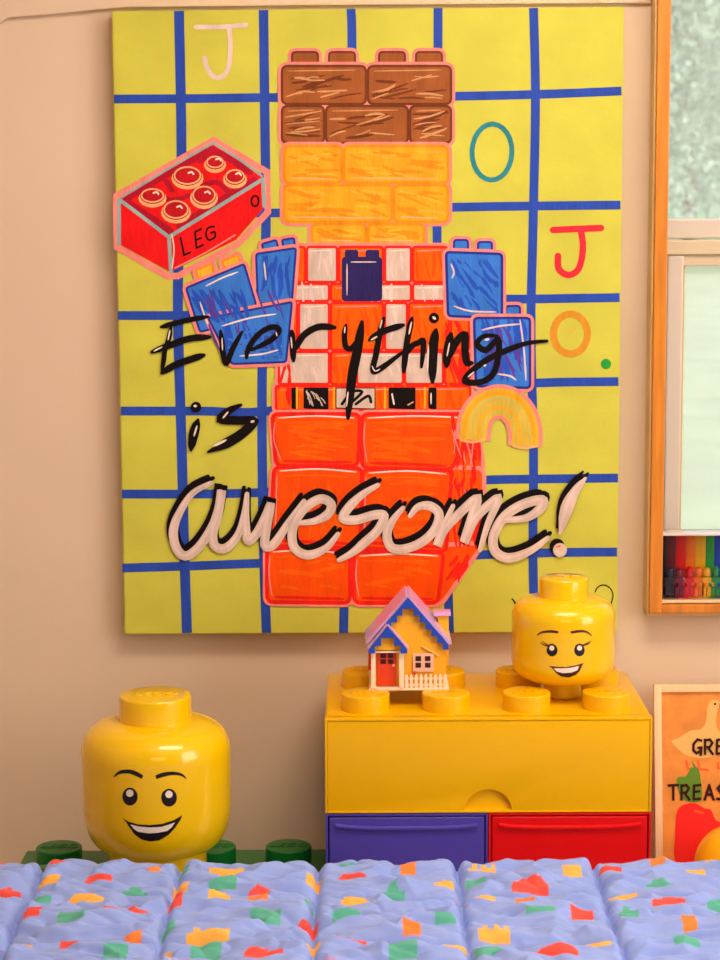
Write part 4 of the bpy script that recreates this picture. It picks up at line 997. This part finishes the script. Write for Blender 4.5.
def tree(x, y, h, seed, m, label):
    r_ = random.Random(seed); t = tag(empty('tree', (x, y, -.36)), label, 'tree', 'trees outside the window')
    obj('trunk', lathe(bmesh.new(), [(.3, 0), (.2, h * .4), (.1, h * .7), (0, h * .72)], 10), bark, t)
    bm = bmesh.new()
    lob = [(Vector((r_.uniform(-1, 1) * h * .22, r_.uniform(-1, 1) * h * .2, h * r_.uniform(.16, .92))), h * r_.uniform(.09, .14)) for _ in range(60)]
    for c, rad in lob:
        for _ in range(190):
            d = Vector((r_.gauss(0, 1), r_.gauss(0, 1), r_.gauss(0, 1))).normalized(); p = c + d * rad * r_.uniform(.75, 1.08); s_ = r_.uniform(.07, .17)
            nrm = (d + Vector((r_.uniform(-.6, .6), r_.uniform(-.6, .6), r_.uniform(-.2, .6)))).normalized(); u = nrm.orthogonal().normalized(); v = nrm.cross(u)
            a_ = r_.uniform(0, PI); u, v = u * math.cos(a_) + v * math.sin(a_), v * math.cos(a_) - u * math.sin(a_)
            bm.faces.new([bm.verts.new(p + u * s_ * .9), bm.verts.new(p + v * s_ * .5), bm.verts.new(p - u * s_ * .9), bm.verts.new(p - v * s_ * .5)])
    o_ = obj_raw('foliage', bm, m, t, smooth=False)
for i, (px, Y, h, k_) in enumerate(((655, 56, 11, 0), (735, 68, 14, 2), (690, 81, 17, 1))):
    p = at(px, 190, Y)
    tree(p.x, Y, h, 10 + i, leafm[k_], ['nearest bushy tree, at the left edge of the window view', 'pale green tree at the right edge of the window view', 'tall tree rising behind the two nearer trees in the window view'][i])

# ------------------------------------------------------------------ light
wd = bpy.data.worlds.new('sky'); sc.world = wd; wd.use_nodes = True
bg = wd.node_tree.nodes['Background']; bg.inputs[0].default_value = (*lin((205, 226, 250)), 1); bg.inputs[1].default_value = 1.8
sd = bpy.data.lights.new('sun', 'SUN'); sd.energy = 4.4; sd.angle = math.radians(2); sd.color = (1, .97, .9); so = bpy.data.objects.new('sun', sd); C.objects.link(so)
so.rotation_euler = (math.radians(46), 0, math.radians(12))       # from behind the house, high
def area(name, loc, tgt, sx_, sy_, e, col):
    l = bpy.data.lights.new(name, 'AREA'); l.shape = 'RECTANGLE'; l.size = sx_; l.size_y = sy_; l.energy = e; l.color = col
    o_ = bpy.data.objects.new(name, l); C.objects.link(o_); o_.location = loc; o_.rotation_euler = (Vector(tgt) - Vector(loc)).to_track_quat('-Z', 'Y').to_euler(); return o_
WARM = (1, .83, .65)
area('window_daylight', (XR - .02, 1.45, 1.48), (0, 1.9, 1.2), 1.3, 1.7, 46, (1, .88, .72))
area('overhead_light', (.45, 2.35, 2.42), (.42, 2.75, .6), 1.1, .6, 34, (1, .86, .70))
area('overhead_light', (.4, -1.4, 2.40), (0, 2.0, 1.0), 1.6, .8, 20, WARM)  # added unseen frontal fill from behind the camera
for i in range(3):
    for j in range(2):
        l = bpy.data.lights.new('downlight', 'AREA'); l.shape = 'DISK'; l.size = .07; l.energy = 1.2; l.color = (1, .88, .72)
        o_ = bpy.data.objects.new('downlight', l); C.objects.link(o_); o_.location = (-.35 + i * .45, 1.55 + j * .55, 2.44)

vs_ = sc.view_settings; vs_.view_transform = 'Standard'; vs_.look = 'None'; vs_.exposure = -0.14; vs_.gamma = 1; vs_.use_curve_mapping = False
